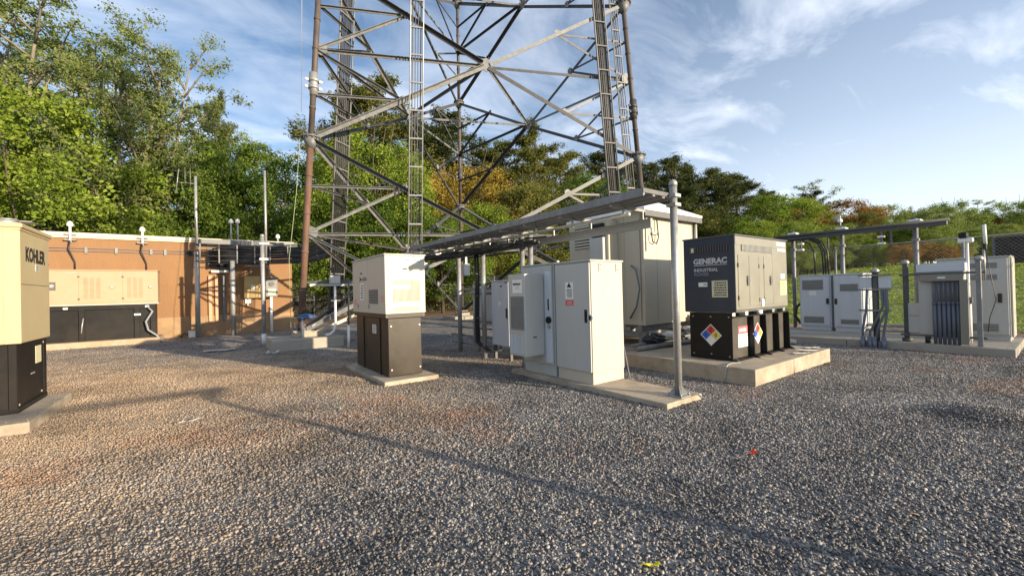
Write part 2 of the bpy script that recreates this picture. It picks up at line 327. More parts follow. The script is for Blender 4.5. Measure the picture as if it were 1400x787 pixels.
def tint_nodes(t, base):
    """mix clay dust and painted sun warmth (tan, left, fading for far shade), rusty clay patches and slate tone into a stone colour by place"""
    g = t.nodes.new('ShaderNodeNewGeometry'); sp = t.nodes.new('ShaderNodeSeparateXYZ'); t.links.new(g.outputs['Position'], sp.inputs[0])
    def nz(scale, det=3, off=0):
        mp = t.nodes.new('ShaderNodeMapping'); mp.inputs['Location'].default_value = (off, off * .7, 0); t.links.new(g.outputs['Position'], mp.inputs[0])
        n = t.nodes.new('ShaderNodeTexNoise'); n.inputs['Scale'].default_value = scale; n.inputs['Detail'].default_value = det; n.inputs['Roughness'].default_value = 0.6; t.links.new(mp.outputs[0], n.inputs['Vector']); return n.outputs['Fac']
    f = mth('ADD', mth('MULTIPLY', mth('MINIMUM', sp.outputs[1], mth('SUBTRACT', 18.0, sp.outputs[1], t), t), 0.13, t), mth('MULTIPLY', sp.outputs[0], -0.13, t), t)  # tan fades again at far Y: the broad shade is put into the colour
    f = mth('ADD', f, mth('MULTIPLY', mth('SUBTRACT', nz(0.6), 0.5, t), 1.2, t), t)
    f = mth('ADD', f, mth('MULTIPLY', mth('SUBTRACT', nz(7.0, 5, 4), 0.5, t), 1.0, t), t)
    tf = ramp(f, [(0.18, 0.0), (1.25, 0.60)], t)
    m1 = t.nodes.new('ShaderNodeMix'); m1.data_type = 'RGBA'; t.links.new(tf, m1.inputs[0]); t.links.new(base, m1.inputs[6]); m1.inputs[7].default_value = (0.45, 0.31, 0.18, 1)  # tan is clay dust plus sun warmth put into the colour
    rf = ramp(mth('ADD', nz(0.42, 5, 11), mth('MULTIPLY', mth('SUBTRACT', nz(9, 4, 3), 0.5, t), 0.25, t), t), [(0.57, 0.0), (0.70, 0.55)], t)
    m2 = t.nodes.new('ShaderNodeMix'); m2.data_type = 'RGBA'; t.links.new(rf, m2.inputs[0]); t.links.new(m1.outputs[2], m2.inputs[6]); m2.inputs[7].default_value = (0.33, 0.17, 0.09, 1)
    pv = ramp(mth('ADD', mth('MULTIPLY', nz(0.9, 4, 21), 0.7, t), mth('MULTIPLY', nz(3.2, 3, 31), 0.3, t), t), [(0.36, 0.62), (0.5, 1.0), (0.66, 1.3)], t)
    m3 = t.nodes.new('ShaderNodeMix'); m3.data_type = 'RGBA'; m3.blend_type = 'MULTIPLY'; m3.inputs[0].default_value = 1; t.links.new(m2.outputs[2], m3.inputs[6]); t.links.new(pv, m3.inputs[7])
    return m3.outputs[2]
STOPS = [(0.0, (0.055, 0.054, 0.056)), (0.3, (0.12, 0.118, 0.117)), (0.6, (0.20, 0.194, 0.186)), (0.82, (0.29, 0.275, 0.255)), (0.94, (0.29, 0.22, 0.175)), (1.0, (0.38, 0.365, 0.34))]
gm, t, b = newmat('gravel_bed')
tcx = t.nodes.new('ShaderNodeTexCoord'); vo = t.nodes.new('ShaderNodeTexVoronoi'); vo.inputs['Scale'].default_value = 26; t.links.new(tcx.outputs['Object'], vo.inputs['Vector'])
sc = t.nodes.new('ShaderNodeSeparateColor'); t.links.new(vo.outputs['Color'], sc.inputs[0])
base = ramp(sc.outputs[0], STOPS, t); t.links.new(tint_nodes(t, base), b.inputs['Base Color']); b.inputs['Roughness'].default_value = 0.85
bp = t.nodes.new('ShaderNodeBump'); bp.inputs['Strength'].default_value = 0.9; bp.inputs['Distance'].default_value = 0.02
nn = t.nodes.new('ShaderNodeTexNoise'); nn.inputs['Scale'].default_value = 14; nn.inputs['Detail'].default_value = 6; t.links.new(tcx.outputs['Object'], nn.inputs['Vector'])
t.links.new(mth('ADD', mth('MULTIPLY', vo.outputs['Distance'], -1.2, t), nn.outputs['Fac'], t), bp.inputs['Height']); t.links.new(bp.outputs[0], b.inputs['Normal'])
MATS['gravel_bed'] = gm
stm, t, b = newmat('gravel_stone')
g = t.nodes.new('ShaderNodeNewGeometry'); base = ramp(g.outputs['Random Per Island'], STOPS, t)
t.links.new(tint_nodes(t, base), b.inputs['Base Color']); b.inputs['Roughness'].default_value = 0.7
ground_m = pm('field_ground', (0.21, 0.26, 0.06), 0.95, var=0.35, scale=0.25, bump=0.4, bscale=3, dirt=(0.24, 0.17, 0.09), dirt_amt=0.7, dirt_scale=0.12)
dirt_m = pm('clay_dirt', (0.30, 0.155, 0.085), 0.95, var=0.3, scale=0.8, bump=0.5, bscale=8, dirt=(0.2, 0.16, 0.11), dirt_amt=0.7, dirt_scale=1.5)
sheet('ground', ground_m, xs, ys, hz)
def und(x, y): return 0.012 * math.sin(x * 1.3 + 0.7 * y) * math.sin(y * 1.1 - 0.4 * x) + 0.07 * math.exp(-((x - 6.9) ** 2 + (y - .55) ** 2) / .16)
sheet('gravel_yard', gm, frange([(-18, 16.8, 0.4)]), frange([(-14, 25.5, 0.5)]), lambda x, y: und(x, y) if -17.8 < x < 16.6 and -13.8 < y < 25.3 else -0.05)
sheet('dirt_strip', dirt_m, frange([(-30, 17.6, 1.2)]), frange([(25.4, 33.4, 1)]), lambda x, y: -0.02 + 0.02 * math.sin(x * 2 + y * 1.7))
sheet('dirt_verge', dirt_m, frange([(16.7, 19.2, 0.8)]), frange([(-14, 25.4, 1.6)]), lambda x, y: max(hz(x, y) + 0.02, -0.02 + 0.015 * math.sin(x * 3 + y * 1.7)))

PADS = [(4.53, 5.33, 2.99, 6.19), (6.58, 9.77, 2.85, 8.2), (2.34, 3.31, 6.70, 9.02), (-4.4, -1.64, 7.2, 9.25), (12.45, 15.2, 0.69, 5.9), (1.45, 3.35, 12.95, 14.6), (-7, -1.27, 19.15, 20.9)]
def stones():
    rg = np.random.default_rng(3); P = []; SZ = []
    for d0, d1, dens, sz in ((1.85, 5, 3900, 0.0092), (5, 9, 1500, 0.0092), (9, 14.5, 350, 0.0095)):
        area = 2.52 / 2 * (d1 * d1 - d0 * d0); n = int(area * dens)
        d = np.sqrt(rg.uniform(d0 * d0, d1 * d1, n)); l = rg.uniform(-1.27, 1.27, n) * d
        x = d * 0.595 + l * 0.804; y = d * 0.804 - l * 0.595
        ok = np.ones(n, bool)
        zo = np.zeros(n)
        for (a, b_, c, e), ph in zip(PADS, (.077, .243, .07, .13, .155, .30, .187)):
            ins = (x > a - .01) & (x < b_ + .01) & (y > c - .01) & (y < e + .01); ed = ins & ((x < a + .14) | (y < c + .14) | (x > b_ - .14) | (y > e - .14)) & (x > a + .02) & (y > c + .02) & (x < b_ - .02) & (y < e - .02)
            keep = ed & (rg.uniform(0, 1, n) < .012) & (ph < .2); zo[keep] = ph; ok &= (~ins) | keep
        ok &= y < 20.9
        x, y = x[ok], y[ok]; P.append(np.stack([x, y, zo[ok]], 1)); SZ.append(sz * np.exp(np.clip(rg.normal(0, 0.28, len(x)), -.9, .6)))
    P = np.concatenate(P); SZ = np.concatenate(SZ); n = len(P)
    z = np.where(P[:, 2] > 0, P[:, 2] + .004, 0.012 * np.sin(P[:, 0] * 1.3 + 0.7 * P[:, 1]) * np.sin(P[:, 1] * 1.1 - 0.4 * P[:, 0]) + 0.09 * np.exp(-((P[:, 0] - 6.9) ** 2 + (P[:, 1] - .55) ** 2) / .16))
    near = (P[:, 0] ** 2 + P[:, 1] ** 2) < 36
    def batch(idx, bv, bf):
        k = len(idx); V = np.broadcast_to(bv, (k,) + bv.shape) * (1 + rg.normal(0, 0.33, (k,) + bv.shape))
        V = V * np.stack([rg.uniform(0.8, 1.45, k), rg.uniform(0.65, 1.0, k), rg.uniform(0.45, 0.8, k)], 1)[:, None, :]
        q = rg.normal(0, 1, (k, 4)); q /= np.linalg.norm(q, axis=1, keepdims=True); q[:, 1:3] *= 0.55; q /= np.linalg.norm(q, axis=1, keepdims=True)
        w, a, b_, c = q.T
        R_ = np.stack([1 - 2 * (b_ * b_ + c * c), 2 * (a * b_ - c * w), 2 * (a * c + b_ * w), 2 * (a * b_ + c * w), 1 - 2 * (a * a + c * c), 2 * (b_ * c - a * w), 2 * (a * c - b_ * w), 2 * (b_ * c + a * w), 1 - 2 * (a * a + b_ * b_)], 1).reshape(k, 3, 3)
        V = np.einsum('kij,kvj->kvi', R_, V) * SZ[idx][:, None, None]
        V[:, :, 0] += P[idx, 0][:, None]; V[:, :, 1] += P[idx, 1][:, None]; V[:, :, 2] += (z[idx] + SZ[idx] * rg.uniform(0.0, 0.5, k))[:, None]
        F_ = (bf[None] + (np.arange(k) * len(bv))[:, None, None]); return V.reshape(-1, 3), F_.reshape(-1, 3)
    cube = np.array([(x, y, z_) for z_ in (-.62, .62) for x, y in ((-.62, -.62), (.62, -.62), (.62, .62), (-.62, .62))])
    cf_ = []
    for a, b_, c, d in ((3, 2, 1, 0), (4, 5, 6, 7), (0, 1, 5, 4), (1, 2, 6, 5), (2, 3, 7, 6), (3, 0, 4, 7)): cf_ += [(a, b_, c), (a, c, d)]
    octa = np.array([(1, 0, 0), (-1, 0, 0), (0, 1, 0), (0, -1, 0), (0, 0, 1), (0, 0, -1)], float)
    of = [(0, 2, 4), (2, 1, 4), (1, 3, 4), (3, 0, 4), (2, 0, 5), (1, 2, 5), (3, 1, 5), (0, 3, 5)]
    V1, F1 = batch(np.nonzero(near)[0], cube, np.array(cf_)); V2, F2 = batch(np.nonzero(~near)[0], octa, np.array(of))
    return np.concatenate([V1, V2]), np.concatenate([F1, F2 + len(V1)])
def fastmesh(name, V, F, mat, k):
    me = bpy.data.meshes.new(name); me.vertices.add(len(V)); me.vertices.foreach_set('co', V.astype(np.float32).ravel())
    me.loops.add(F.size); me.loops.foreach_set('vertex_index', F.astype(np.int32).ravel())
    me.polygons.add(len(F)); me.polygons.foreach_set('loop_start', np.arange(0, F.size, k, dtype=np.int32))
    me.polygons.foreach_set('loop_total', np.full(len(F), k, np.int32)); me.update(calc_edges=True); me.materials.append(mat); return me
V, F = stones(); go = bpy.data.objects.new('gravel', fastmesh('gravel', V, F, stm, 3)); COL.objects.link(go)
tag(go, 'crushed grey gravel spread over the whole equipment yard', 'gravel', kind='stuff')
print('stones', len(F))

# ------------------------------------------------------------------ concrete pads
def pad(name, label, x0, x1, y0, y1, z1, mat=concrete, joints=(), tilt=None):
    """joints: y or x positions as ('x', v): slabs meet at a recessed joint"""
    t_ = thing(name, label, 'concrete pad', ((x0 + x1) / 2, (y0 + y1) / 2, 0)); cuts = [v for a, v in joints]
    ax = joints[0][0] if joints else 'x'; lo, hi = (x0, x1) if ax == 'x' else (y0, y1); e = [lo] + cuts + [hi]
    for i in range(len(e) - 1):
        a = e[i] + (0.006 if i else 0); c = e[i + 1] - (0.006 if i < len(e) - 2 else 0)
        if ax == 'x': B('slab', mat, t_, a, c, y0, y1, -0.12, z1, 0.012, seg=2)
        else: B('slab', mat, t_, x0, x1, a, c, -0.12, z1, 0.012, seg=2)
    return t_
pad('concrete_pad', 'low concrete pad under the two tall beige cabinets and steel pole', 4.53, 5.33, 2.99, 6.19, 0.077)
pad('concrete_pad', 'thick concrete pad under the dark industrial generator and shelter', 6.58, 9.77, 2.85, 8.1, 0.243, joints=(('x', 8.02),))
pad('concrete_pad', 'thin concrete pad under the white generator on bronze tank', 2.338, 3.308, 6.70, 9.02, 0.07)
pad('concrete_pad', 'pale concrete pad under the yellow generator at far left', -4.4, -1.64, 7.2, 9.1, 0.13, concrete)
pad('concrete_pad', 'long concrete pad along the fence under grey cabinets at right', 12.45, 15.2, 0.69, 6.3, 0.155, concrete_g, joints=(('y', 3.3),))
pad('concrete_pad', 'low rusty brown concrete pad under the long generator by wall', -6.9, -1.27, 19.17, 20.85, 0.187, concrete_rust, joints=(('x', -4.1),))
def foundation(label, cx, cy, r, h):
    t_ = thing('tower_foundation', label, 'foundation', (cx, cy, 0), None)
    B('footing', concrete_g, t_, cx - r, cx + r, cy - r * .8, cy + r * .9, -0.1, h, 0.03, seg=2)
    B('pier', concrete, t_, cx - .33, cx + .33, cy - .3, cy + .3, h - .004, h + .17, 0.02); return t_

# ------------------------------------------------------------------ tower
TC = np.array([8.9925885, 14.448975]); TH0 = 3.24872739; R0 = 6.7655277; TP = 0.06735648
def LP(i, z):
    a = TH0 + i * 2 * pi / 3; r = R0 - TP * z; return Vector((TC[0] + r * cos(a), TC[1] + r * sin(a), z))
tower = thing('communications_tower', 'tall three legged steel lattice tower with cross bracing', 'tower', (TC[0], TC[1], 0))
for i, (lab, h) in enumerate((('concrete foundation under the left tower leg near orange wall', 0.33), ('concrete foundation under the right tower leg behind shelter', 0.3), ('concrete foundation under the rear tower leg by back fence', 0.2))):
    p_ = LP(i, 0.3)
    if i == 0: foundation(lab, 2.42, 13.78, 0.93, 0.30)
    else: foundation(lab, p_.x, p_.y, 0.85, h)
LV = [0.5, 6.33, 11.95, 17.22, 22.2, 27.0]
for i in range(3):
    for k in range(5):
        mb = MB(); a, c = LP(i, LV[k]), LP(i, LV[k + 1]); low = (k == 0)
        r = [0.095, 0.085, 0.08, 0.075, 0.07][k]
        mb.cyl(a, c, r, 14)
        for q in range(1, 6 if not low else 5):       # step bands along the pipe
            f = a.lerp(c, q / (6 if not low else 5)); mb.mat(galv_old).cyl(f - Vector((0, 0, .035)), f + Vector((0, 0, .035)), r + 0.014, 12)
        mb.mats.insert(0, rust if low else legbrown) if False else None
        o = build(mb, 'leg', None, tower)
        o.data.materials.clear(); o.data.materials.append(rust if (low and i == 0) else legbrown)
        for p2 in o.data.polygons: p2.material_index = 0
    # base plate and anchor bolts
    base = LP(i, 0.5); mb = MB(); mb.box(base.x - .24, base.x + .24, base.y - .24, base.y + .24, 0.465, 0.50)
    for a_ in range(8): mb.cyl(base + Vector((.2 * cos(a_ * pi / 4), .2 * sin(a_ * pi / 4), -.03)), base + Vector((.2 * cos(a_ * pi / 4), .2 * sin(a_ * pi / 4), .09)), .017, 6)
    for a_ in range(4):
        v = Vector((cos(a_ * pi / 2 + .4), sin(a_ * pi / 2 + .4), 0)); mb.prism([Vector((0, 0, 0)), v * .2, v * .08 + Vector((0, 0, .3)), Vector((0, 0, .3))], base - v.cross(Vector((0, 0, 1))) * .008, base + v.cross(Vector((0, 0, 1))) * .008)
    build(mb, 'base_plate', galv_old, tower)
    for k in range(1, 5):   # ring platform flange with stiffener cone
        c = LP(i, LV[k]); mb = MB(); mb.cyl(c - Vector((0, 0, .02)), c + Vector((0, 0, .02)), .29, 24); mb.cyl(c - Vector((0, 0, .34)), c - Vector((0, 0, .02)), .11, 8, .26); mb.cyl(c + Vector((0, 0, .02)), c + Vector((0, 0, .10)), .22, 12, .10)
        for a_ in range(12):
            v = Vector((.26 * cos(a_ * pi / 6), .26 * sin(a_ * pi / 6), 0)); mb.cyl(c + v - Vector((0, 0, .06)), c + v + Vector((0, 0, .06)), .018, 6)
        build(mb, 'flange', tower_grey, tower)
    mb = MB()                                    # splice collar
    for zz_ in (7.9, 8.12): c = LP(i, zz_); mb.cyl(c - Vector((0, 0, .05)), c + Vector((0, 0, .05)), .155, 14); mb.box(c.x - .24, c.x + .24, c.y - .02, c.y + .02, zz_ - .035, zz_ + .035)
    c = LP(i, 8.0); mb.cyl(c - Vector((0, 0, .35)), c + Vector((0, 0, .35)), .125, 12)
    build(mb, 'splice_collar', galv if i == 0 else tower_dark, tower)
def brace(a, b, w, mat, name='brace', out=Vector((0, 0, 0)), trim=0.12):
    a, b = Vector(a), Vector(b); d = (b - a).normalized(); a = a + d * trim + out; b = b - d * trim + out
    mb = MB(); mb.angle(a, b, w, 0.014, ref=(0, 0, 1) if abs(d.z) < .9 else (1, 0, 0))
    return build(mb, name, mat, tower)
def gusset(c, n_, s=0.26, name='gusset_plate'):
    c = Vector(c); n_ = n_.normalized(); u = n_.cross(Vector((0, 0, 1))).normalized(); v = Vector((0, 0, 1)); mb = MB()
    mb.prism([u * s * cos(a) + v * s * sin(a) for a in [pi / 6 + pi / 3 * q for q in range(6)]], c - n_ * .012, c + n_ * .012)
    return build(mb, name, galv_old, tower)
cen = Vector((TC[0], TC[1], 0)); CC = {}
for fi, (i, j) in enumerate(((0, 1), (1, 2), (2, 0))):
    mid = (LP(i, 0) + LP(j, 0)) / 2; nrm = (mid - cen); nrm.z = 0; nrm.normalize()
    for k in range(4):
        z0, z1 = LV[k], LV[k + 1]; zm = (z0 + z1) / 2
        if k == 0: zm = 3.42
        A0, A1, B0, B1 = LP(i, z0), LP(i, z1), LP(j, z0), LP(j, z1)
        Am, Bm = LP(i, zm), LP(j, zm); C = (Am + Bm) / 2; CC[(fi, k)] = C
        o1 = nrm * .05
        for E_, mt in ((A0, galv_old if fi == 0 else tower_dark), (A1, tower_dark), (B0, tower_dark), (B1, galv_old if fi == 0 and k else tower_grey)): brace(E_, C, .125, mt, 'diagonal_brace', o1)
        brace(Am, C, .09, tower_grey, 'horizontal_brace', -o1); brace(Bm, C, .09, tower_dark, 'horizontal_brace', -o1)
        gusset(C, nrm, .24)
        for (Lg, Mid, other) in ((i, Am, j), (j, Bm, i)):
            side_ = (Mid - C); side_.z = 0; side_.normalize()
            gusset(Mid - side_ * .16, nrm, .2)
            for zE in (z0, z1):
                E_ = LP(Lg, zE); q = (E_ + C) / 2; zq = (E_.z + Mid.z) / 2; Q = LP(Lg, zq)
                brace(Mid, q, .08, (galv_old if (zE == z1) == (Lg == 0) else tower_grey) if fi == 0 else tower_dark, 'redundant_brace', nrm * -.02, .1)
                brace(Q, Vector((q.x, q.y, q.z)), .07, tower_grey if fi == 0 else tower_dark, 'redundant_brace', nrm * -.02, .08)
                gusset(q, nrm, .13)
for k in range(4):
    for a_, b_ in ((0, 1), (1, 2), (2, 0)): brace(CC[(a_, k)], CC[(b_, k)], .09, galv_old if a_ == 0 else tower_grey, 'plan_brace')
# heavy light struts low down from the left leg
def riser(name, base, top, wdir, width, ncab, rungs, matr, matc, rail=0.03, gap=0.0):
    base, top = Vector(base), Vector(top); w = Vector(wdir).normalized(); n_ = (top - base).normalized().cross(w).normalized()
    mb = MB(); 
    for s_ in (-1, 1): mb.cyl(base + w * (s_ * width / 2), top + w * (s_ * width / 2), rail, 8)
    fr = build(mb, name, matr, tower)
    for q in range(rungs):
        c = base.lerp(top, (q + .5) / rungs); r_ = MB(); r_.prism([n_ * -.02 + Vector((0, 0, -.02)), n_ * .02 + Vector((0, 0, -.02)), n_ * .02 + Vector((0, 0, .02)), n_ * -.02 + Vector((0, 0, .02))], c - w * (width / 2), c + w * (width / 2)); build(r_, 'rung', matr, fr)
    rr = random.Random(ncab)
    for q in range(ncab):
        f = (q + .5) / ncab - .5; o_ = w * (f * (width - .06)) + n_ * (.045 + .02 * (q % 2)); r_ = MB(); r_.tube([base + o_, base.lerp(top, .33) + o_ + w * rr.uniform(-.008, .008), base.lerp(top, .66) + o_ + w * rr.uniform(-.008, .008), top + o_], rr.choice([.014, .018, .022]), 6); build(r_, 'feed_cable', matc, fr)
    return fr
riser('cable_ladder', LP(0, .9).lerp(LP(2, .9), .125), LP(0, 22).lerp(LP(2, 22), .13), LP(2, 0) - LP(0, 0), .66, 14, 24, tower_grey, cablem)
riser('climbing_ladder', LP(0, 2.3).lerp(LP(1, 2.3), .295) + Vector((-.3, -.35, 0)), LP(0, 22).lerp(LP(1, 22), .30) + Vector((-.2, -.3, 0)), LP(1, 0) - LP(0, 0), .40, 4, 22, galv, galv_dark, .022)
riser('cable_ladder', LP(0, 2.7).lerp(LP(1, 2.7), .915) + Vector((-.3, -.1, 0)), LP(0, 22).lerp(LP(1, 22), .92) + Vector((-.2, 0, 0)), LP(1, 0) - LP(0, 0), .42, 11, 22, tower_grey, tower_dark)
riser('cable_ladder', LP(0, 2.7).lerp(LP(1, 2.7), .965), LP(0, 22).lerp(LP(1, 22), .955), LP(1, 0) - LP(0, 0), .28, 3, 20, galv_old, galv_dark, .02)
# grounding wire hanging down beside the left leg
mb = MB(); g0 = LP(0, 6.2) + Vector((-.32, -.1, 0)); mb.tube([g0, g0 + Vector((-.12, -.02, -1.6)), LP(0, 2.6) + Vector((-.42, -.05, 0)), LP(0, .6) + Vector((-.3, -.2, 0))], .007, 6); build(mb, 'ground_wire', pm('copper_wire', (0.30, 0.36, 0.22), .6), tower)
mb = MB(); mb.tube([LP(0, 22) + Vector((-.9, -.2, 0)), LP(0, 12) + Vector((-.55, -.2, 0)), LP(0, 7) + Vector((-.33, -.2, 0))], .007, 5); build(mb, 'lightning_wire', galv, tower)

# ------------------------------------------------------------------ orange equipment building along the left
WY = 21.2
bl = thing('equipment_building', 'long low building with orange stucco wall and pale roof cap', 'building', (-5, WY + 2, 0))
B('wall', stucco, bl, -16, 3.23, WY, WY + 5, .80, 3.84)
mb = MB(); mb.box(-16.0, 3.26, WY - .035, WY + 5.02, -.1, .80, .01); build(mb, 'wall_skirt', stucco_skirt, bl)
rf = MB(); rf.box(-16.2, 3.32, WY - .10, WY + 5.1, 3.84, 3.97, .012); roof = build(rf, 'roof', cap_m, bl)
mb = MB(); mb.box(-16.1, 3.3, WY - .06, WY - .001, 3.78, 3.838); build(mb, 'cornice_strip', cap_m, bl)
for x in (-12.2, -8.2, -4.6, .0): B('panel_joint', pm('sealant', (.33, .16, .07), .8), bl, x - .008, x + .008, WY - .004, WY + .001, .81, 3.77)
mb = MB()
for z in (3.30, 3.40): mb.tube([(-16, WY - .03, z), (-3, WY - .03, z + .01), (-.25, WY - .03, z)], .014, 6)
build(mb, 'wall_conduit', conduitm, bl)
for x in (-8.5, -6.1, -3.4, -2.6, -1.62, -1.2, -.5): B('conduit_clamp', galv_old, bl, x - .04, x + .04, WY - .06, WY, 3.24, 3.46)
mb = MB(); mb.cyl((-.45, WY - .12, 3.35), (-.45, WY - .001, 3.35), .09, 12); build(mb, 'entry_boot', blackplain, bl)
B('entry_plate', galv_dark, bl, .12, 1.12, WY - .02, WY + .001, 2.72, 3.6)
mb = MB()
for j, z in enumerate((2.86, 3.06, 3.26, 3.46)):
    for i in range(4): mb.cyl((.25 + .24 * i, WY - .10, z), (.25 + .24 * i, WY - .001, z), .065, 12)
build(mb, 'cable_port', blackplain, bl)
mb = MB(); mb.box(.24, .84, WY - .22, WY - .02, 2.56, 2.66, .02); build(mb, 'lamp_hood', white, bl)
for x, w, m_ in ((.20, .13, pinkpvc), (.42, .13, pinkpvc), (.66, .10, conduitm)): B('riser_conduit', m_, bl, x - w / 2, x + w / 2, WY - .10, WY, .55, 2.45, .02)
t_ = thing('electrical_box', 'tan metal disconnect box mounted on the orange wall', 'electrical box', (1.62, WY - .12, 1.5))
B('cabinet', pm('brass_tan', (.38, .25, .09), .45), t_, 1.36, 1.96, WY - .28, WY - .005, 1.48, 2.42, .01)
B('door', pm('brass_tan2', (.42, .28, .10), .45), t_, 1.385, 1.935, WY - .29, WY - .279, 1.51, 2.39, .004)
B('warning_sign', swhite, t_, 1.62, 1.74, WY - .294, WY - .289, 1.83, 2.03); B('latch', black, t_, 1.9, 1.93, WY - .31, WY - .29, 1.9, 2.05)
t_ = thing('wall_outlet', 'white weatherproof outlet box under the tan disconnect box', 'outlet', (1.46, WY - .06, 1.3))
B('box', white, t_, 1.40, 1.62, WY - .10, WY, 1.26, 1.44, .01); CY('elbow', white, t_, (1.5, WY - .05, 1.14), (1.5, WY - .05, 1.26), .03)
# electric meter on its white pipe
t_ = thing('electric_meter', 'grey electric meter box on a white pipe beside orange wall', 'meter', (2.33, 20.7, 0))
B('meter_box', pm('meter_grey', (.17, .17, .165), .5), t_, 2.12, 2.58, 20.62, 20.8, 1.52, 2.3, .015); B('meter_window', spale, t_, 2.2, 2.5, 20.61, 20.625, 1.6, 1.86, .004); CY('meter_dial', grille, t_, (2.35, 20.57, 2.08), (2.35, 20.625, 2.08), .10, 16)
B('hood', galv_dark, t_, 2.1, 2.6, 20.58, 20.82, 2.3, 2.34); CY('pipe', white, t_, (2.33, 20.7, -.05), (2.33, 20.7, 1.52), .055, 12)
mb = MB(); mb.tube([(2.3, 20.75, 2.34), (2.3, 20.78, 2.7), (2.2, 20.9, 2.85), (1.7, 21.0, 2.86), (1.62, 21.1, 2.7), (1.62, 21.12, 2.42)], .035, 8); build(mb, 'service_conduit', galv, t_)
t_ = thing('junction_box', 'small white box on the gravel at the wall foot', 'box', (-.33, 20.75, 0)); B('body', white, t_, -.52, -.2, 20.6, 20.85, -.02, .22, .03); B('lid', white, t_, -.53, -.19, 20.59, 20.86, .22, .25, .01)
mb = MB(); mb.tube([(-.52, 20.72, .1), (-.66, 20.75, .16), (-.75, 20.9, .05), (-.72, 21.0, -.03)], .02, 6); build(mb, 'cable_whip', cablem, t_)
def gps(x, y, z0, z1, label, wallmount=True, mat=white):
    t_ = thing('gps_antenna', label, 'antenna', (x, y, z0))
    mb = MB(); mb.cyl((x, y, z0), (x, y, z1 - .18), .035, 10); build(mb, 'mast', white if wallmount else galv, t_)
    mb = MB(); mb.lathe((x, y, z1 - .2), [(.03, 0), (.085, .02), (.09, .08), (.07, .15), (.03, .19), (.004, .2)], 14); build(mb, 'radome', white, t_)
    if wallmount:
        B('bracket', galv_old, t_, x - .15, x + .15, y - .03, y + .12, z0 + .05, z0 + .10); B('bracket', galv_old, t_, x - .15, x + .15, y - .03, y + .12, z0 + .24, z0 + .29)
        mb = MB(); mb.tube([(x, y - .02, z0 + .05), (x - .04, y - .02, z0 - .25), (x + .1, y + .06, z0 - .7), (x + .1, y + .06, z0 - 1.2)], .022, 6); build(mb, 'antenna_lead', cablem, t_)
gps(-3.78, WY - .13, 3.62, 4.36, 'white mushroom antenna on the orange wall, above the near end of the generator')
gps(-1.86, WY - .13, 3.60, 4.30, 'white mushroom antenna on the orange wall, above the right end of the generator')
gps(.965, WY + .2, 3.97, 4.89, 'left one of the paired antennas on the building roof', False)
gps(1.20, WY + .15, 3.97, 4.91, 'right one of the paired antennas on the building roof', False)
gps(2.70, WY + .1, 3.97, 4.33, 'short antenna on the roof near the right corner of the building', False)
# poles and cable tray between building and tower
def post(name, label, x, y, z0, z1, r, mat=galv, cap=True, cat='post', group=None):
    t_ = thing(name, label, cat, (x, y, z0), group); mb = MB(); mb.cyl((x, y, z0), (x, y, z1), r, 16); build(mb, 'pipe', mat, t_)
    if cap: mb = MB(); mb.lathe((x, y, z1), [(r * 1.12, -.05), (r * 1.12, 0), (r * .7, .03), (.004, .045)], 14); build(mb, 'cap', mat, t_)
    return t_
p1 = post('antenna_pole', 'tall thin galvanised pole at the left end of the cable tray', -.21, 20.38, 0, 3.3, .085)
CY('upper_pipe', galv, p1, (-.21, 20.38, 3.2), (-.21, 20.38, 6.3), .05)
mb = MB()
for dx in (-.32, -.16): mb.cyl((-.21 + dx, 20.38, 5.9), (-.21 + dx, 20.38, 6.6), .007, 5)
mb.cyl((-.55, 20.38, 6.0), (-.2, 20.38, 6.0), .008, 5); mb.cyl((-.8, 20.38, 5.7), (-.72, 20.38, 6.5), .014, 6); mb.cyl((-.8, 20.38, 6.0), (-.5, 20.38, 6.0), .008, 5); build(mb, 'antenna_rods', galv, p1)
p1 = post('antenna_pole', 'tall thin galvanised pole in front of the meter and tower foundation', 1.53, 15.55, 0, 3.5, .06)
CY('upper_pipe', galv, p1, (1.64, 15.6, 2.6), (1.64, 15.6, 5.62), .035); CY('base_sleeve', white, p1, (1.53, 15.55, 0), (1.53, 15.55, .33), .066)
B('clamp', galv, p1, 1.44, 1.73, 15.48, 15.66, 2.7, 2.76); B('clamp', galv, p1, 1.44, 1.73, 15.48, 15.66, 3.2, 3.26)
post('tray_post', 'galvanised post under the cable tray beside the orange wall', .93, 20.15, 0, 3.0, .085, cap=False)
tr = thing('cable_tray', 'overhead tray of black cables from building to tower', 'cable tray', (1.5, 20.2, 3.2))
for z in (3.62, 3.40, 3.18, 2.98):
    mb = MB(); mb.tube([(-.25, 20.25, z), (2.2, 20.1, z), (3.4, 18.4, z - .02), (3.5, 14.6, z - .05)], .03 if z in (3.62, 3.18) else .022, 6); build(mb, 'rail', tower_dark if z < 3.6 else galv_dark, tr)
for x, y in ((-.1, 20.24), (.5, 20.2), (1.1, 20.17), (1.7, 20.13), (2.25, 20.05), (2.8, 19.3), (3.35, 18.5), (3.45, 17), (3.48, 15.6)): B('hanger', tower_grey, tr, x - .022, x + .022, y - .05, y + .03, 2.9, 3.66)
for q in range(20):
    z = 2.92 + .034 * q + rnd.uniform(-.015, .015); w = rnd.uniform(-.05, .05); mb = MB()
    mb.tube([(.2 + .07 * (q % 5), 21.1, 2.9 + .15 * (q % 4)), (.3 + .1 * (q % 3), 20.6, z - .03), (.9, 20.22 + w, z), (1.6, 20.18 + w, z - .03), (2.3, 20.12 + w, z), (3.4 + w, 18.4, z - .05), (3.5 + w, 14.6, z - .1)], rnd.choice([.02, .026, .032]), 6); build(mb, 'cable', cablem, tr)
